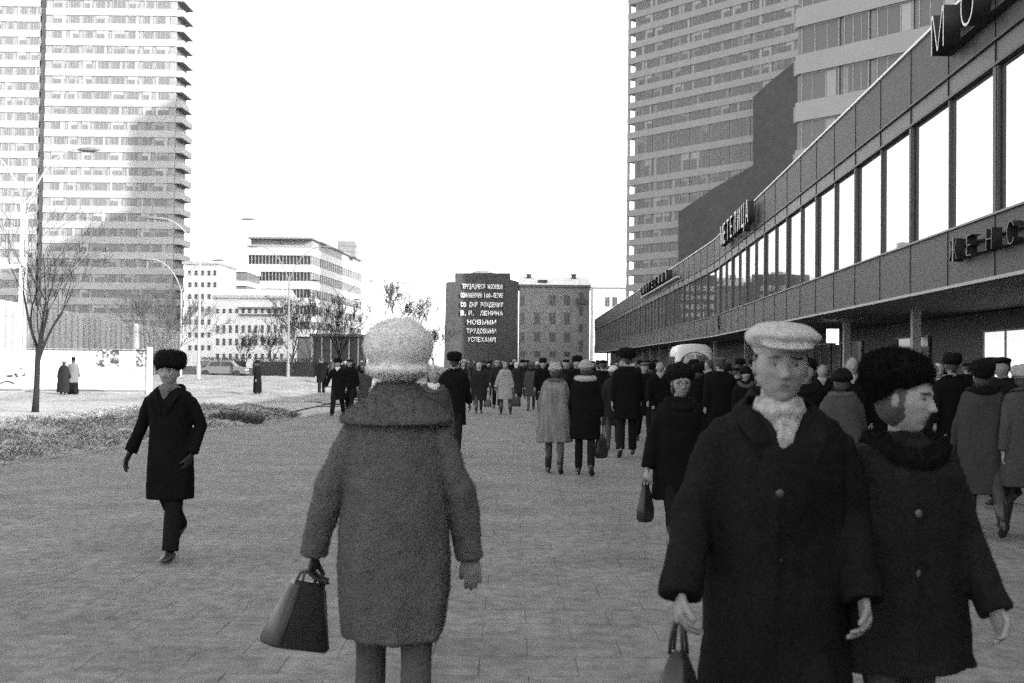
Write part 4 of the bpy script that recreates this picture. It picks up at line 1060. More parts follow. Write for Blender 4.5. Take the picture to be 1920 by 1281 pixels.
            b.ell(HP(0, -.02, .088), (.115*k_, .122*k_, .045*k_), 0, 28, 14, Rh); b.ell(HP(0, -.014, .06), (.084, .097, .05), 0, 24, 12, Rh)
        elif kind == 'cap':      # flat cap with short peak
            Tc = Rh @ Matrix.Rotation(-.02, 3, 'X')
            b.ell(hc+Tc @ Vector((0, -.006, .092)), (.113, .132, .050), 0, 36, 20, Tc); b.ell(hc+Tc @ Vector((0, -.015, .062)), (.088, .100, .05), 0, 28, 14, Tc)
            b.ell(hc+Tc @ Vector((0, .095, .070)), (.084, .058, .011), 0, 28, 10, Tc @ Matrix.Rotation(-.22, 3, 'X'))
            b.ell(hc+Tc @ Vector((0, .06, .096)), (.108, .085, .030), 0, 28, 12, Tc)
        elif kind == 'capsmall':
            b.ell(HP(0, 0, .090), (.102, .122, .034), 0, 24, 12, Rh); b.ell(HP(0, -.01, .065), (.086, .099, .045), 0, 20, 10, Rh); b.ell(HP(0, .10, .066), (.06, .045, .009), 0, 16, 8, Rh)
        elif kind == 'kerchief':
            b.ell(HP(0, -.022, .012), (.090, .100, .124), 0, 28, 20, Rh); b.ell(HP(0, -.03, -.09), (.075, .075, .06), 0, 20, 12, Rh); b.ell(HP(0, .045, -.128), (.045, .03, .022), 0, 14, 8, Rh)
        m_ = remeshed(b, max(fine, .007), 2, 'hat')
        if kind == 'kerchief':
            bmx = bmesh.new(); bmx.from_mesh(m_); dl = []
            for v in bmx.verts:
                l = Ri @ (v.co-hc)
                if l.y > .035 and (l.x/.062)**2+((l.z+.012)/.095)**2 < 1: dl.append(v)
            bmesh.ops.delete(bmx, geom=dl, context='VERTS'); bmx.to_mesh(m_); bmx.free()
        else:
            displace(m_, lambda q: .004*noise.noise(q*14)+.002*noise.noise(q*40))
        cb = MB(); addmesh(cb, m_)
        if fz: fuzz(cb, m_, int((9000 if hq else 650 if fine < .015 else 260)*k_), fz[0]*(1 if hq else 1.1), fz[1]*(1 if hq else 2.6), rng=rng, down=.0, curlv=1.0)
        me2 = cb.mesh('hat', [hm]); me2.polygons.foreach_set('use_smooth', [True]*len(me2.polygons)); hat = link('hat', me2, root)
        if kind == 'cap':
            b = MB(); b.tube([HP(.092*math.sin(q), .075*math.cos(q)+.030, .079-.0*q) for q in np.linspace(-1.25, 1.25, 17)], [.0045]*17, 8); b.build('peak_seam', mat('cap_seam', .10), hat)
    if sp.get('glasses'):
        b = MB()
        for s_ in (-1, 1): b.tube([HP(s_*.031+.021*math.cos(q), .095, .008+.016*math.sin(q)) for q in np.linspace(0, 2*math.pi, 15)], [.0022]*15, 6); b.tube([HP(s_*.052, .094, .012), HP(s_*.078, .0, .012)], [.002, .002], 6)
        b.tube([HP(-.01, .097, .01), HP(.01, .097, .01)], [.002, .002], 6); b.build('glasses', mat('glasses_frame', .02, rough=.2), root)
    return dict(wr={k: v.copy() for k, v in wr.items()}, arms=arms, dz=dz)

WALK1 = dict(legR=(.38, .05, .12, .02), legL=(-.28, .30, -.45, .02))
WALK2 = dict(legL=(.38, .05, .12, .02), legR=(-.28, .30, -.45, .02))
STAND = dict(legL=(.03, .02, 0, .03), legR=(-.03, .02, 0, .03))
def person(px, Y, heading, H, label, group=None, **sp):
    q = at(px, 700, Y); r = empty('person', (q.x, Y, 0), label, 'person', group, heading); s_ = H/1.70
    info = build_person(r, sp); r.scale = (s_, s_, s_)
    mw = Matrix.Translation((q.x, Y, 0)) @ Matrix.Rotation(heading, 4, 'Z') @ Matrix.Scale(s_, 4); info['root'] = r
    info['W'] = {k: mw @ v for k, v in info['wr'].items()}
    info['D'] = {k: (mw.to_3x3() @ info['arms'][k][4]).normalized() for k in (1, -1)}
    return info
PI = math.pi

# ---- three large figures in front
BOU = mat('boucle_grey', .090, rough=1, amp=.16, scale=110, bump=.010, bscale=80, spec=.05, amp2=.12, scale2=6)
FLUF = mat('mohair_hat', .60, rough=1, spec=.05, amp=.12, scale=60, amp2=.08, scale2=9)
A = person(744, 4.44, R(-2), 1.725, 'woman seen from behind in a grey boucle coat and fluffy pale hat, carrying a bag', f=True, vox=.0065, seed=3, coatm=BOU,
    coat=dict(hem=.545, flare=.205, waist=.195, hip=.215, sh=.168, sl=.062, depth=.15, fold=.026, fk=5, elbow=.060, cuff=.054, **{'in': .93}), collar=('shawl', BOU, 0, 1), hat=('fluffy', FLUF, 1.08), hair=HAIRL, longhair=0,
    legR=(-.10, .06, -.05, .02), legL=(.12, .06, .06, .02), leg=ST_M, boot=.20, coatfuzz=(26000, .008), yaw=0, armL=(-.06, .34, .12, -.14), armR=(-.06, .30, .24, -.16),
    gloveL=GLOVE, handR=dict(curl=(.22, .28, .22), n=(-.3, 1, 0), w=(-1, 0, 0), thumb=(.35, .3)), handL=dict(curl=(.9, 1.1, .8)))
WOOLB = cloth('wool_black', .008, 90, .3, .004, .25)
WOOLC = cloth('wool_charcoal', .011, 90, .35, .004, .25)
CAPM = mat('cap_tweed', .36, rough=1, spec=.05, amp=.22, scale=90, bump=.003)
SCARF = mat('scarf_check', .26, rough=.95, amp=.6, scale=34, bump=.003)
Bm_ = person(1452, 3.72, PI+R(2), 1.765, 'large man in front with pale flat cap, light scarf and long black coat', vox=.0065, seed=5, coatm=WOOLC, skin=mat('skin_face', .20, rough=.6, amp=.10, scale=26, bump=.001),
    coat=dict(hem=.42, flare=.235, waist=.215, hip=.225, sh=.212, depth=.16, fold=.028, elbow=.066, cuff=.062, fk=5), collar=('lapel', WOOLC, 1.16), scarf=SCARF, scarfz=1.17, hat=('cap', CAPM), hair=HAIRD,
    buttons=mat('button', .05, rough=.3), yaw=R(-6), roll=R(-2), lean=.05, armR=(.02, .25, .50, -.02), armL=(.0, .12, .50, -.10), handR=dict(curl=(.9, 1.1, .8), k=1.0), handL=dict(curl=(.75, .9, .6), k=1.0), **{k: v for k, v in WALK2.items()})
PLUSH = mat('plush_black', .006, rough=.9, amp=.5, scale=60, bump=.004, bscale=90, spec=.25, amp2=.3, scale2=6)
Cm = person(1688, 3.80, PI+R(10), 1.62, 'woman in front with big black fur hat, looking aside, beside the flat capped man', f=True, vox=.0065, seed=9, coatm=PLUSH, skin=mat('skin_pale', .25, rough=.55, amp=.07, scale=26),
    coat=dict(hem=.655, flare=.255, waist=.215, hip=.235, sh=.195, depth=.165, fold=.03, elbow=.068, cuff=.062, fk=5), collar=('fur', FURD, 1.05), hat=('ball', FURD, 1.0), hair=HAIRL, longhair=0, yaw=R(42), pitch=R(-4), hx=.01,
    buttons=mat('button_shine', .08, rough=.2), armL=(.08, .19, .42, -.04), armR=(-.30, .04, .30, 0), handL=dict(curl=(.9, 1.0, .8), n=(1, .3, 0), thumb=(.3, .5)), leg=ST_D, boot=.28, legR=(.2, .05, .1, .02), legL=(-.15, .2, -.3, .02), coatfuzz=(9000, .009))

# ---- bags: things held in hands
def bag(loc, rz, w0, w1, d, h, hh, m, label, hw=None, tilt=0, name='handbag', handlem=None, round_=False):
    """top of the handle at loc"""
    r = empty(name, loc, label, 'bag', None, rz); hw = hw or w0*.32
    b = MB(); R_ = []
    prof = ((0, .92), (.04, 1), (.5, 1), (.9, .97), (1, .85)) if not round_ else ((0, .55), (.1, .85), (.35, 1), (.7, .86), (1, .45))
    for t_, k_ in prof:
        wv_ = (w1+(w0-w1)*t_)*k_/2; dv = d/2*(1-.55*t_)*(k_**.6); z = -hh-h+h*t_
        R_.append([Vector((wv_*math.copysign(abs(math.cos(q))**.45, math.cos(q)), dv*math.copysign(abs(math.sin(q))**.45, math.sin(q)), z)) for q in np.linspace(0, 2*PI, 29)[:-1]])
    b.loft(R_); b.build('bag_body', m, r, smooth=True)
    if not round_:
        b = MB(); b.box(-w0*.47, w0*.47, -d*.10, d*.10, -hh-.012, -hh+.006); b.build('clasp_frame', mat('clasp_metal', .10, rough=.35, metallic=.6), r)
        for s_ in (-1, 1):
            b = MB(); b.tube([(s_*w0*.36, -d*.24, -hh-.01), (s_*w1*.40, -d*.50, -hh-h*.93)], [.005, .005], 6); b.tube([(s_*w0*.36, d*.24, -hh-.01), (s_*w1*.40, d*.50, -hh-h*.93)], [.005, .005], 6); b.build('piping', m, r, smooth=True)
    for s_ in (-1, 1):
        b = MB(); b.tube([(-hw*.9, s_*d*.15, -hh-.01), (-hw*.75, s_*d*.1, -hh*.45), (-hw*.2, s_*.006, -.012), (hw*.2, s_*.006, -.012), (hw*.75, s_*d*.1, -hh*.45), (hw*.9, s_*d*.15, -hh-.01)], [.006]*6, 8); b.build('handle', handlem or m, r, smooth=True)
    r.rotation_euler = (0, tilt, rz); return r
LEA = mat('bag_leather', .020, rough=.5, amp=.2, scale=14, spec=.5); LEAD = mat('bag_black', .018, rough=.45, spec=.5, amp=.3, scale=12); LEAM = mat('bag_mid', .10, rough=.5, spec=.4); LEAL = mat('bag_light', .34, rough=.6, amp=.15, scale=15)
def hp(info, s_, dn=.075): return info['W'][s_]+info['D'][s_]*dn
q = hp(A, -1); bag((q.x, q.y, q.z), R(40), .15, .27, .15, .25, .06, LEA, 'dark trapezoid shopping bag in the gloved hand of the woman in the grey boucle coat', name='shopping_bag', tilt=.25)
q = hp(Bm_, 1); bag((q.x, q.y, q.z), R(60), .10, .20, .15, .24, .12, LEAD, 'dark pouch bag hanging on a strap from the hand of the flat capped man', hw=.02, round_=True)

# ---- middle figures
FURS = mat('fur_striped', .15, rough=1, amp=.45, scale=16, stretch=(1, 1, .12), bump=.006, bscale=40, spec=.05)
SUIT = cloth('coat_black', .007); C2 = cloth('coat_dark', .018); C3 = cloth('coat_grey', .05); C4 = cloth('coat_mid', .115); C5 = cloth('coat_light', .24)
HATG = mat('knit_grey', .24, rough=1, amp=.25, scale=70, bump=.004); HATP = mat('knit_pale', .40, rough=1, amp=.25, scale=70, bump=.004)
D = person(322, 9.34, PI-R(8), 1.62, 'man in a dark ushanka walking alone on the left, one hand in his coat pocket', vox=.009, seed=11, coatm=SUIT, skin=SKIN,
    coat=dict(hem=.50, flare=.205, waist=.18, hip=.195, sh=.190, sl=.062, elbow=.055, depth=.14, fold=.010), collar=('lapel', SUIT, 1.22), scarf=mat('scarf_grey', .09), scarfz=1.25, hat=('ushanka', FURD, 1.12), hair=HAIRD,
    armR=(-.10, .27, .22, .10), armL=(-.22, .22, .50, -.42), gloveR=GLOVE, gloveL=GLOVE, handR=dict(curl=(.35, .4, .3), spread=.12, thumb=(.9, .2)), legR=(-.38, .40, -.5, .03), legL=(.12, .02, .05, -.05))
E1 = person(1041, 16.9, R(-4), 1.60, 'woman seen from behind in a striped grey fur coat and round knitted hat', f=True, seed=13, coatm=FURS, coat=dict(hem=.46, flare=.285, waist=.225, hip=.25, sh=.19, depth=.165, fold=.03, elbow=.075, fk=9), collar=('fur', FURM, 1.0), hat=('knit', HATG, 1.05), hair=HAIRD,
    leg=ST_M, boot=.30, legL=(.12, .05, .0, .02), legR=(-.18, .35, -.5, .02), coatfuzz=(2500, .02), armL=(.1, .12, .2, 0), armR=(.0, .1, .5, -.1))
E2 = person(1098, 16.7, R(-6), 1.62, 'woman in a black coat with a broad pale collar beside the striped fur coat', f=True, seed=14, coatm=SUIT, coat=dict(hem=.50, flare=.235, waist=.205, hip=.225, sh=.185, depth=.15, fold=.012, elbow=.07), collar=('fur', FURL, 1.25), hat=('knit', HATG, 1.10), hair=HAIRD,
    leg=TR_D, leg_r=(.085, .062, .058), boot=.25, legL=(.10, .05, .0, .02), legR=(-.18, .30, -.6, .03), armR=(-.05, .14, .15, 0), armL=(.0, .1, .6, -.1))
q = hp(E2, 1); bag((q.x, q.y, q.z), R(40), .20, .26, .12, .36, .18, LEAD, 'dark oval bag carried by the woman with the broad pale collar', hw=.05, round_=True)
F1 = person(1176, 19.9, R(-3), 1.76, 'tall man from behind in a bulky black fur hat and dark coat', seed=15, coatm=SUIT, coat=dict(hem=.58, flare=.24, waist=.225, hip=.23, sh=.225, depth=.16, fold=.012), collar=('fur', FURD), hat=('ushanka', FURD, 1.25), legL=(-.1, .3, -.55, .04), legR=(.1, .03, .05, .03))
F2 = person(1150, 21.5, R(-3), 1.58, 'woman in a ribbed pale cap close to the tall man in the bulky fur hat', f=True, seed=16, coatm=C2, coat=dict(hem=.5), hat=('knit', HATP, 1.0), **WALK1)
G1 = person(1274, 9.1, PI+R(6), 1.60, 'woman with spectacles and a shaggy black fur hat in a black coat', f=True, vox=.009, seed=17, coatm=SUIT, coat=dict(hem=.60, flare=.235, waist=.2, hip=.22, sh=.19, depth=.15, fold=.01), collar=('fur', FURD), scarf=None, hat=('ball', FURD, 1.08), glasses=True, hair=HAIRD,
    leg=TR_D, boot=.3, armR=(-.1, .22, .3, 0), armL=(.2, .1, .5, 0), pitch=R(-4), handR=dict(curl=(.9, 1, .8)), **WALK1)
q = hp(G1, 1); bag((q.x, q.y, q.z), R(55), .14, .2, .11, .29, .06, LEAD, 'dark rounded bag in the hand of the woman with spectacles', hw=.03, round_=True)
H1 = person(1843, 11.2, R(-12), 1.66, 'woman seen from behind in a plain grey coat, black fur hat and black fur collar', f=True, vox=.009, seed=18, coatm=cloth('coat_slate', .038), coat=dict(hem=.40, flare=.245, waist=.235, hip=.245, sh=.20, depth=.16, fold=.012, elbow=.075), collar=('fur', FURD, 1.15), hat=('ball', FURD, 1.06), hair=HAIRD,
    boot=.30, legL=(.2, .05, .0, .02), legR=(-.35, .25, -.6, .05), armR=(-.12, .30, .1, 0), armL=(.2, .12, .2, 0), gloveR=GLOVE, gloveL=GLOVE)
I1 = person(1922, 11.0, R(-6), 1.66, 'person in a paler grey coat half cut off by the right edge of the picture', f=True, seed=19, coatm=C3, coat=dict(hem=.5, flare=.24, waist=.21, hip=.23, sh=.195), collar=('lapel', C3), hat=('knit', HATG), hair=HAIRD, boot=.3, **WALK2)
J1 = person(851, 19.8, R(-3), 1.74, 'tall man from behind in a dark coat and fur hat, right of the fluffy hat', vox=.011, seed=20, coatm=SUIT, coat=dict(hem=.52, flare=.215, waist=.2, hip=.21, sh=.215, fold=.008), collar=('lapel', SUIT), hat=('ushanka', FURD, 1.05), gloveR=GLOVE, armR=(.15, .12, .25, 0), **WALK2)
K1 = person(812, 12.9, PI+R(14), 1.60, 'smiling woman in a grey coat and white neck scarf half hidden behind the boucle coat', f=True, vox=.009, seed=21, coatm=cloth('coat_tweed', .05, 40, .4), coat=dict(hem=.5, flare=.24, waist=.22, hip=.235, sh=.195, depth=.16), collar=('fur', FURM, 1.0), scarf=mat('scarf_white', .5), hair=HAIRD, hat=('knit', HATP, .85), armL=(-.02, .12, .12, 0), boot=.3, **WALK1)
q = hp(K1, -1); bag((q.x, q.y, q.z), R(20), .16, .20, .10, .26, .12, LEAL, 'light patterned bag beside the right sleeve of the boucle coat', hw=.05)
L1 = person(634, 33, PI-R(5), 1.64, 'first man of the dark trio left of the fluffy hat, white scarf at his collar', seed=22, coatm=SUIT, coat=dict(hem=.5, sh=.215), collar=('lapel', SUIT), scarf=mat('scarf_white', .5), hat=('ushanka', FURD, .95), armR=(-.1, .35, .15, 0), **WALK1)
L2_ = person(656, 34.5, PI, 1.66, 'man in a black coat just behind the first man left of the fluffy hat', seed=23, coatm=SUIT, coat=dict(hem=.5, sh=.215), collar=('lapel', SUIT), hat=('capsmall', FURD), **WALK2)
L3 = person(680, 35.5, PI+R(8), 1.58, 'person in grey coat and dark fur hood at left rim of the fluffy hat', f=True, seed=24, coatm=C3, coat=dict(hem=.5), collar=('fur', FURD, 1.1), hat=('knit', FURM, 1.0), **WALK1)
M1 = person(483, 48.0, R(70), 1.52, 'lone figure in a long black coat standing before the snow bank', f=True, seed=25, coatm=SUIT, coat=dict(hem=.22, flare=.25, hip=.24, waist=.21), collar=('fur', FURD), hat=('ushanka', FURD, .9), **STAND)
N1 = person(137, 46.0, R(10), 1.60, 'person in a grey jacket and dark skirt looking at the pasted photographs', f=True, seed=26, coatm=C4, coat=dict(hem=.62, flare=.24, waist=.22, hip=.23, sh=.21), hat=('ball', FURD, .75), leg=TR_D, leg_r=(.13, .12, .11), **STAND)
b = MB(); b.loft([[Vector((rx*math.cos(q), ry*math.sin(q), z)) for q in np.linspace(0, 2*PI, 21)[:-1]] for z, rx, ry in ((.2, .25, .17), (.5, .23, .16), (.8, .2, .14))]); b.build('skirt', SUIT, N1['root'], smooth=True)
N2 = person(119, 45.7, R(-8), 1.52, 'person in a long dark coat leaning on the one in the grey jacket', f=True, seed=27, coatm=C2, coat=dict(hem=.22, flare=.29, waist=.21, hip=.24), hat=('knit', HATG, .95), **STAND)
O1 = person(898, 35.8, PI+R(5), 1.60, 'woman in a dark coat with a pale headscarf and a bag in each hand', f=True, vox=.012, seed=28, coatm=C2, coat=dict(hem=.44, flare=.26, waist=.25, hip=.26, sh=.22, depth=.17), hat=('kerchief', mat('kerchief_pale', .32)), hair=None, armR=(0, .22, .05, 0), armL=(0, .22, .05, 0), boot=.3, **WALK1)
q = hp(O1, 1); bag((q.x, q.y, q.z), R(5), .26, .28, .12, .36, .14, LEAL, 'light square bag in the hand of the woman with the pale headscarf', hw=.05)
q = hp(O1, -1); bag((q.x, q.y, q.z), R(5), .22, .26, .14, .22, .30, LEAD, 'black bag on long handles in the other hand of the woman with the pale headscarf', hw=.06)
O2 = person(947, 35.6, PI+R(3), 1.61, 'woman in a pale grey coat walking towards us in the middle of the open pavement', f=True, vox=.012, seed=29, coatm=C5, coat=dict(hem=.47, flare=.25, waist=.22, hip=.24, sh=.20), collar=('lapel', C5), hat=('kerchief', mat('kerchief_mid', .14)), hair=None, legR=(.1, .05, 0, .05), legL=(.05, .05, .1, .16), armR=(0, .28, .1, 0), armL=(0, .18, .05, 0), boot=.3)
q = hp(O2, -1); bag((q.x+.06, q.y+.15, q.z), R(10), .34, .36, .12, .30, .22, LEAD, 'dark flat bag hanging behind the woman in the pale grey coat', hw=.08)
O3 = person(932, 40.0, PI, 1.68, 'man in a dark coat close behind the woman in the pale grey coat', seed=30, coatm=C2, coat=dict(hem=.75, sh=.21), collar=('lapel', C2), hat=('capsmall', HATG), **WALK2)

# ---- templates for the smaller crowd; every member is copied part by part
def template(f, **sp):
    r = bpy.data.objects.new('person', None); col.objects.link(r); sp['f'] = f; build_person(r, sp); return r
def kids(o): return [c for c in bpy.data.objects if c.parent == o]
TP = {}
vx = .017
TP['mu'] = template(False, vox=vx, seed=31, coatm=SUIT, coat=dict(hem=.52, sh=.215, waist=.205), collar=('lapel', SUIT), hat=('ushanka', FURD, 1.0), **WALK1)
TP['mc'] = template(False, vox=vx, seed=32, coatm=SUIT, coat=dict(hem=.55, sh=.215, waist=.21), collar=('fur', FURD), hat=('capsmall', FURD), **WALK2)
TP['mb'] = template(False, vox=vx, seed=33, coatm=SUIT, coat=dict(hem=.60, sh=.21, waist=.2), collar=('lapel', SUIT), hat=None, scarf=HATG, **WALK1)
TP['wk'] = template(True, vox=vx, seed=34, coatm=SUIT, coat=dict(hem=.45, flare=.25, waist=.215, hip=.235), collar=('fur', FURM), hat=('knit', HATG, 1.05), boot=.3, **WALK2)
TP['wf'] = template(True, vox=vx, seed=35, coatm=SUIT, coat=dict(hem=.50, flare=.24, waist=.21, hip=.225), collar=('fur', FURD), hat=('ball', FURD, 1.0), boot=.3, **WALK1)
TP['ws'] = template(True, vox=vx, seed=36, coatm=SUIT, coat=dict(hem=.42, flare=.26, waist=.225, hip=.245), hat=('kerchief', HATP), hair=None, boot=.3, **WALK1)
kidsof = {k: kids(r) for k, r in TP.items()}
TM = {'b': SUIT, 'd': C2, 'g': C3, 'm': C4, 'l': C5}
HM = {'b': FURD, 'd': FURM, 'g': HATG, 'p': HATP}
used = set()
def crowd(kind, px, Y, head, H, coatk, hatk, label, group=None):
    q = at(px, 700, Y); t_ = TP[kind]
    r = t_.copy(); col.objects.link(r)
    r.location = (q.x, Y, 0); r.rotation_euler = (0, 0, head); s_ = H/1.70; r.scale = (s_*random.uniform(.96, 1.06), s_, s_)
    r['label'] = label; r['category'] = 'person'
    if group: r['group'] = group
    for c in kidsof[kind]:
        n = c.copy(); n.parent = r; col.objects.link(n)
        mm = TM[coatk] if c.data.name.startswith('coat') else HM[hatk] if c.data.name.startswith('hat') and hatk else None
        if mm: n.material_slots[0].link = 'OBJECT'; n.material_slots[0].material = mm
    return r
away, to = 0.0, PI
CR = [
 ('wf', 916, 52, to, 1.60, 'd', 'b', 'dark coated woman in a fur hat between the headscarf woman and the pale grey coat'),
 ('ws', 968, 44, away, 1.62, 'd', 'p', 'woman from behind in a dark coat and white kerchief, right of the pale grey coat'),
 ('mu', 980, 50, to, 1.68, 'd', 'b', 'man in a dark coat and fur hat right beside the white kerchief'),
 ('wf', 996, 38.5, away, 1.60, 'g', 'd', 'woman from behind in a knee length grey coat left of the striped fur coat'),
 ('mu', 1018, 33, to, 1.70, 'b', 'b', 'man in large dark fur hat facing us, left shoulder of the striped fur coat'),
 ('mc', 1061, 30, to, 1.72, 'd', 'b', 'man whose capped head shows between the two knitted hats'),
 ('mu', 1082, 27, to, 1.74, 'b', 'b', 'tall man in a dark fur hat directly above the second knitted hat'),
 ('mb', 1034, 40, to, 1.72, 'b', 'b', 'bareheaded man behind the round knitted hat'),
 ('mc', 1122, 31, away, 1.66, 'b', 'b', 'capped man from behind just right of the broad pale collar'),
 ('mb', 1136, 34, to, 1.66, 'd', 'b', 'bareheaded man with a light face left of the ribbed pale cap'),
 ('mc', 1208, 24, to, 1.66, 'b', 'd', 'man with a pale face right of the bulky fur hat'),
 ('mc', 1213, 33, to, 1.74, 'b', 'b', 'first of two capped men side by side left of the old bus'),
 ('mc', 1229, 32, to, 1.74, 'd', 'b', 'second of two capped men side by side left of the old bus'),
 ('ws', 1246, 27, to, 1.54, 'd', 'g', 'short woman with a pale kerchief left of the spectacled woman'),
 ('wf', 1310, 20, away, 1.62, 'b', 'b', 'person from behind in small dark hat right in front of the old bus'),
 ('mc', 1351, 19.5, away, 1.76, 'b', 'd', 'broad shouldered man from behind in front of the right half of the bus'),
 ('mb', 1334, 23, R(60), 1.72, 'b', 'b', 'dark figure just left of the broad shouldered man'),
 ('mc', 1378, 22, R(-90), 1.58, 'b', 'b', 'short man in profile between the bus and the flat cap'),
 ('wk', 1397, 18, to, 1.60, 'b', 'b', 'person in black wedged against the left cheek of the flat capped man'),
 ('wf', 1424, 15, to, 1.58, 'd', 'b', 'dark figure hidden behind the shoulder of the flat capped man'),
 ('wf', 1512, 12, to-R(15), 1.68, 'b', 'b', 'woman with a dark fur hat peering past the right cheek of the flat capped man'),
 ('mb', 1540, 18, to, 1.66, 'b', 'b', 'dark haired person between the flat capped man and the grey coated back'),
 ('wk', 1578, 11.5, R(-20), 1.60, 'g', 'b', 'woman from behind with dark headgear and a grey coat between the front couple'),
 ('mb', 1597, 14.5, to-R(10), 1.76, 'b', 'b', 'bareheaded young man facing us left of the big black fur hat'),
 ('wk', 1741, 15, to, 1.68, 'd', 'g', 'woman in a pale rimmed cap right of the profile face of the fur hatted woman'),
 ('ws', 1757, 18, to, 1.68, 'm', 'p', 'small woman with a white kerchief beside the pale rimmed cap'),
 ('mu', 1787, 14.8, away, 1.76, 'b', 'b', 'man from behind in a dark coat left of the bright shop windows'),
 ('wk', 1768, 21, to, 1.6, 'b', 'b', 'dark figure standing against the recessed wall left of the bright shop windows'),
 ('mc', 1884, 13.5, R(120), 1.76, 'b', 'b', 'capped man in three quarter view in front of the bright shop windows'),
 ('mu', 1855, 17, to, 1.72, 'd', 'b', 'man half hidden by the black fur hat before the bright shop windows'),
 ('wk', 1905, 19, to, 1.66, 'g', 'g', 'grey coated figure near the right edge before the bright shop windows'),
 ('wf', 1716, 20, away, 1.62, 'b', 'b', 'dark coated person seen from behind in the shade of the walk'),
 ('mu', 870, 60, to, 1.68, 'g', 'g', 'grey figure at the right shoulder of the tall man with the fur hat'),
 ('wk', 880, 66, to, 1.6, 'd', 'd', 'small woman left of the pale headscarf'),
 ('mc', 906, 62, away, 1.68, 'b', 'b', 'capped man from behind right above the pale headscarf'),
 ('wk', 926, 70, to, 1.62, 'g', 'd', 'little grey woman far back under the fire wall'),
 ('mc', 958, 64, to, 1.7, 'b', 'b', 'capped man far back between the pale grey coat and the white kerchief'),
 ('mu', 989, 72, away, 1.7, 'd', 'b', 'small fur hatted man far back below the join of fire wall and stucco house'),
 ('wk', 1007, 58, to, 1.64, 'b', 'p', 'small woman with a pale knitted hat far back beneath the stucco house'),
 ('mb', 1048, 66, to, 1.7, 'd', 'b', 'bareheaded man far back beneath the middle windows of the stucco house'),
 ('wf', 1070, 52, away, 1.62, 'd', 'd', 'woman in a brownish fur hat far back between the knitted hats'),
 ('mc', 1111, 47, to, 1.7, 'b', 'b', 'capped man by the near corner of the distant gallery end'),
 ('ws', 1128, 55, to, 1.6, 'd', 'g', 'woman with a grey kerchief by the distant gallery end'),
 ('wk', 1187, 40, to, 1.62, 'g', 'g', 'grey woman far behind the bulky fur hat'),
 ('mu', 1200, 46, away, 1.7, 'b', 'b', 'man in fur hat walking off along the far gallery'),
 ('mb', 1262, 44, to, 1.7, 'b', 'b', 'bareheaded man at the left flank of the bus'),
 ('wk', 1290, 38, away, 1.64, 'd', 'd', 'woman from behind right in front of the bus bonnet'),
 ('mc', 1330, 36, to, 1.7, 'd', 'b', 'capped man in front of the bus windscreen'),
 ('wf', 1366, 41, to, 1.62, 'd', 'b', 'woman in fur hat passing the right side of the bus'),
 ('mu', 1412, 33, away, 1.72, 'b', 'b', 'man in fur hat going under the gallery'),
 ('wk', 1550, 26, away, 1.62, 'd', 'd', 'woman entering the covered walk below the small white sign'),
 ('mc', 1526, 24, to, 1.7, 'd', 'd', 'capped man below the small white sign'),
 ('mu', 1630, 24, to, 1.7, 'b', 'b', 'dark figure in fur hat deep in the covered walk'),
 ('mc', 1815, 24, away, 1.72, 'b', 'b', 'capped man facing the left edge of the bright shop window'),
 ('mc', 858, 44, to, 1.6, 'd', 'd', 'figure glimpsed left of the tall man with the fur hat'),
 ('mu', 1301, 26, to, 1.68, 'b', 'b', 'man in fur hat squeezed just right of the spectacled woman, before the bus grille'),
 ('mc', 1322, 24.5, away, 1.70, 'b', 'b', 'capped man from behind under the right headlight of the bus'),
 ('wk', 1364, 23.5, to, 1.60, 'd', 'b', 'woman in dark knitted hat just right of the broad shouldered man'),
 ('mu', 1388, 27, away, 1.72, 'b', 'b', 'fur hatted man from behind between bus and flat cap'),
 ('mb', 1237, 22.5, to, 1.68, 'b', 'b', 'bareheaded man left of the spectacled woman, nearer than the two capped men'),
 ('wf', 1222, 27, away, 1.62, 'd', 'b', 'fur hatted woman from behind left of the spectacled woman'),
 ('mc', 1131, 25, away, 1.70, 'b', 'b', 'capped man from behind left of the woman in the ribbed pale cap'),
 ('wk', 1108, 37, to, 1.62, 'd', 'g', 'woman in grey knitted hat above the broad pale collar'),
 ('mb', 1166, 31, to, 1.72, 'd', 'b', 'bareheaded man peeping left past the bulky black fur hat'),
 ('mu', 1643, 17, away, 1.70, 'b', 'b', 'fur hatted man from behind hidden by the big black fur hat'),
 ('mb', 1668, 20, to, 1.72, 'b', 'b', 'bareheaded man glimpsed over the big black fur hat'),
 ('mc', 1480, 21, to, 1.70, 'b', 'b', 'capped man wholly screened by the front man, seen at the cap edge'),
]
for c in CR: crowd(*c)
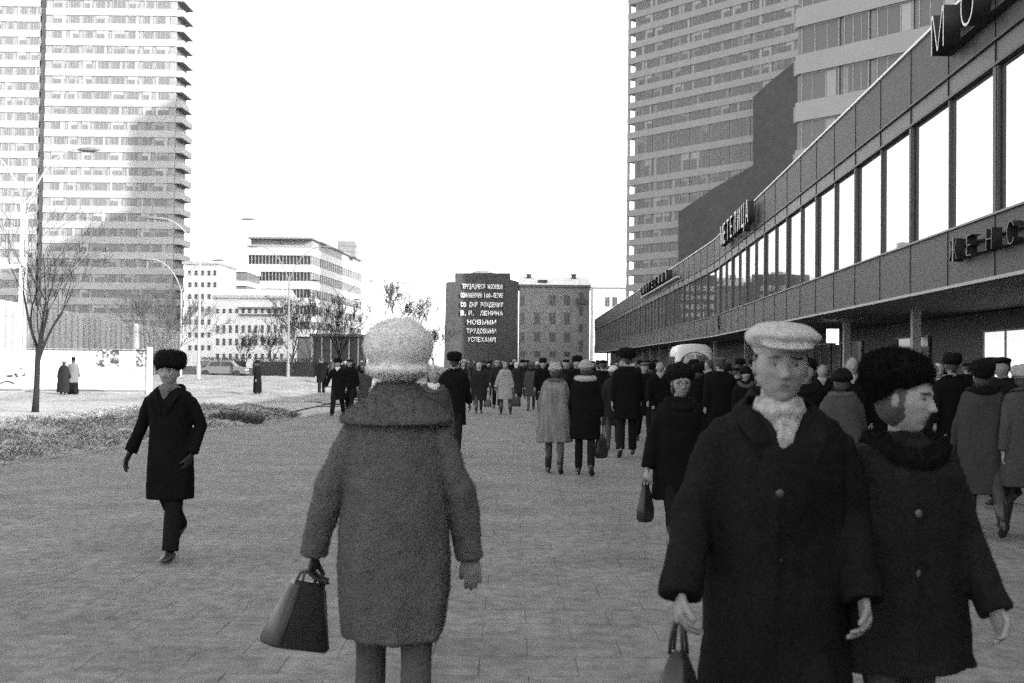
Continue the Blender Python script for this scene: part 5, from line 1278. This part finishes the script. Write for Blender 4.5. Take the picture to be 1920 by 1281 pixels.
# thin scatter of farther walkers
rr = random.Random(99)
FARSPOTS = ['beneath the left third of the fire wall', 'beneath the fire wall slogan', 'beneath the fire wall edge', 'at the foot of the stucco house', 'below the balcony of the stucco house', 'by the far corner of the gallery', 'beside the far gallery columns', 'under the far gallery letters']
for k in range(64):
    px = rr.uniform(845, 1320) if k % 5 else rr.uniform(600, 700); Y = rr.uniform(48, 120); kd = rr.choice(list(TP)); ck = rr.choice('bbbddgg'); hk = rr.choice('bbdg')
    hd = rr.choice((away, to, to))+rr.uniform(-.4, .4)
    place = FARSPOTS[int(min(7, max(0, (px-845)/62)))] if px > 800 else 'on the open ground before the pavilion'
    tone = {'b': 'black', 'd': 'dark', 'g': 'grey'}[ck]; way = 'walking off' if abs(hd) < 1 else 'approaching'
    hat = {'mu': 'man in fur hat', 'mc': 'man in cap', 'mb': 'bareheaded man', 'wk': 'woman in knitted hat', 'wf': 'woman in fur hat', 'ws': 'woman in kerchief'}[kd]
    Hh = rr.uniform(1.56, 1.74); lb = f"{'tall' if Hh > 1.66 else 'short'} {hat}, {tone} coat, {way} {place}"
    while lb in used: px += 7; Hh = min(Hh+.01, 1.76); hk = rr.choice('bbdg'); ck = rr.choice('bdgm'); tone = {'b': 'black', 'd': 'dark', 'g': 'grey', 'm': 'pale grey'}[ck]; lb = f"{'tall' if Hh > 1.66 else 'short'} {hat}, {tone} coat, {way} {place}"
    used.add(lb)
    crowd(kd, px, Y, hd, Hh, ck, hk, lb, 'distant walkers in the crowd')
for k, r in TP.items():
    for c in kidsof[k]: bpy.data.objects.remove(c)
    bpy.data.objects.remove(r)

# ---- bus at the gallery
q = at(1303, 690, 74); bus = empty('bus', (q.x, 74, 0), 'old rounded pale bus facing us between the gallery and the crowd', 'bus', None, R(-4))
b = MB(); rg = []
for y, k_, top in ((0, .80, 2.35), (.08, .92, 2.62), (.35, .99, 2.86), (1.0, 1, 2.95), (6.2, 1, 2.95), (6.8, .97, 2.80), (7.1, .85, 2.4)):
    W_ = 1.22*k_; rg.append([Vector((x*W_, y, z)) for x, z in ((-.96, .38), (-1, .6), (-1, 1.3), (-1, 1.9), (-.97, top-.50), (-.86, top-.20), (-.62, top-.05), (0, top), (.62, top-.05), (.86, top-.20), (.97, top-.50), (1, 1.9), (1, 1.3), (1, .6), (.96, .38))])
b.loft(rg); b.build('body', mat('bus_paint', .50, rough=.4, spec=.5), bus, smooth=True)
BG_ = glassmat('bus_glass', .05, .5, .05)
for s_ in (-1, 1):
    b = MB(); b.prism([(s_*.06, -.03, 1.45), (s_*.86, -.0, 1.45), (s_*.84, .0, 2.0), (s_*.62, -.0, 2.18), (s_*.06, -.03, 2.22)], (0, .12, 0)); b.build('windscreen', BG_, bus)
    b = MB(); b.ell((s_*.78, -.03, .85), (.13, .06, .13), 0, 14, 8); b.build('headlight', COPE, bus)
    for y in (1.5, 5.6): b = MB(); b.tube([(s_*1.0, y, .45), (s_*1.24, y, .45)], [.45, .45], 18); b.build('wheel', mat('tyre', .02), bus)
    b = MB(); b.prism([(s_*1.2, 1.2, 1.5), (s_*1.2, 6.2, 1.5), (s_*1.2, 6.2, 2.1), (s_*1.2, 1.2, 2.1)], (s_*.035, 0, 0)); b.build('side_windows', BG_, bus)
b = MB(); b.tube([(.95*math.cos(a), -.045+.02*abs(math.cos(a)), 1.62+.75*math.sin(a)) for a in np.linspace(.1, PI-.1, 17)], [.025]*17, 6); b.build('windscreen_rim', mat('rim_dark', .05), bus)
b = MB(); b.box(-.42, .42, -.06, .05, .55, 1.15)
b.build('radiator_grille', mat('grille_dark', .07), bus)
b = MB(); b.box(-1.05, 1.05, -.16, -.05, .38, .50); b.build('bumper', TRIM, bus)

bpy.data.scenes.remove(TMPS)
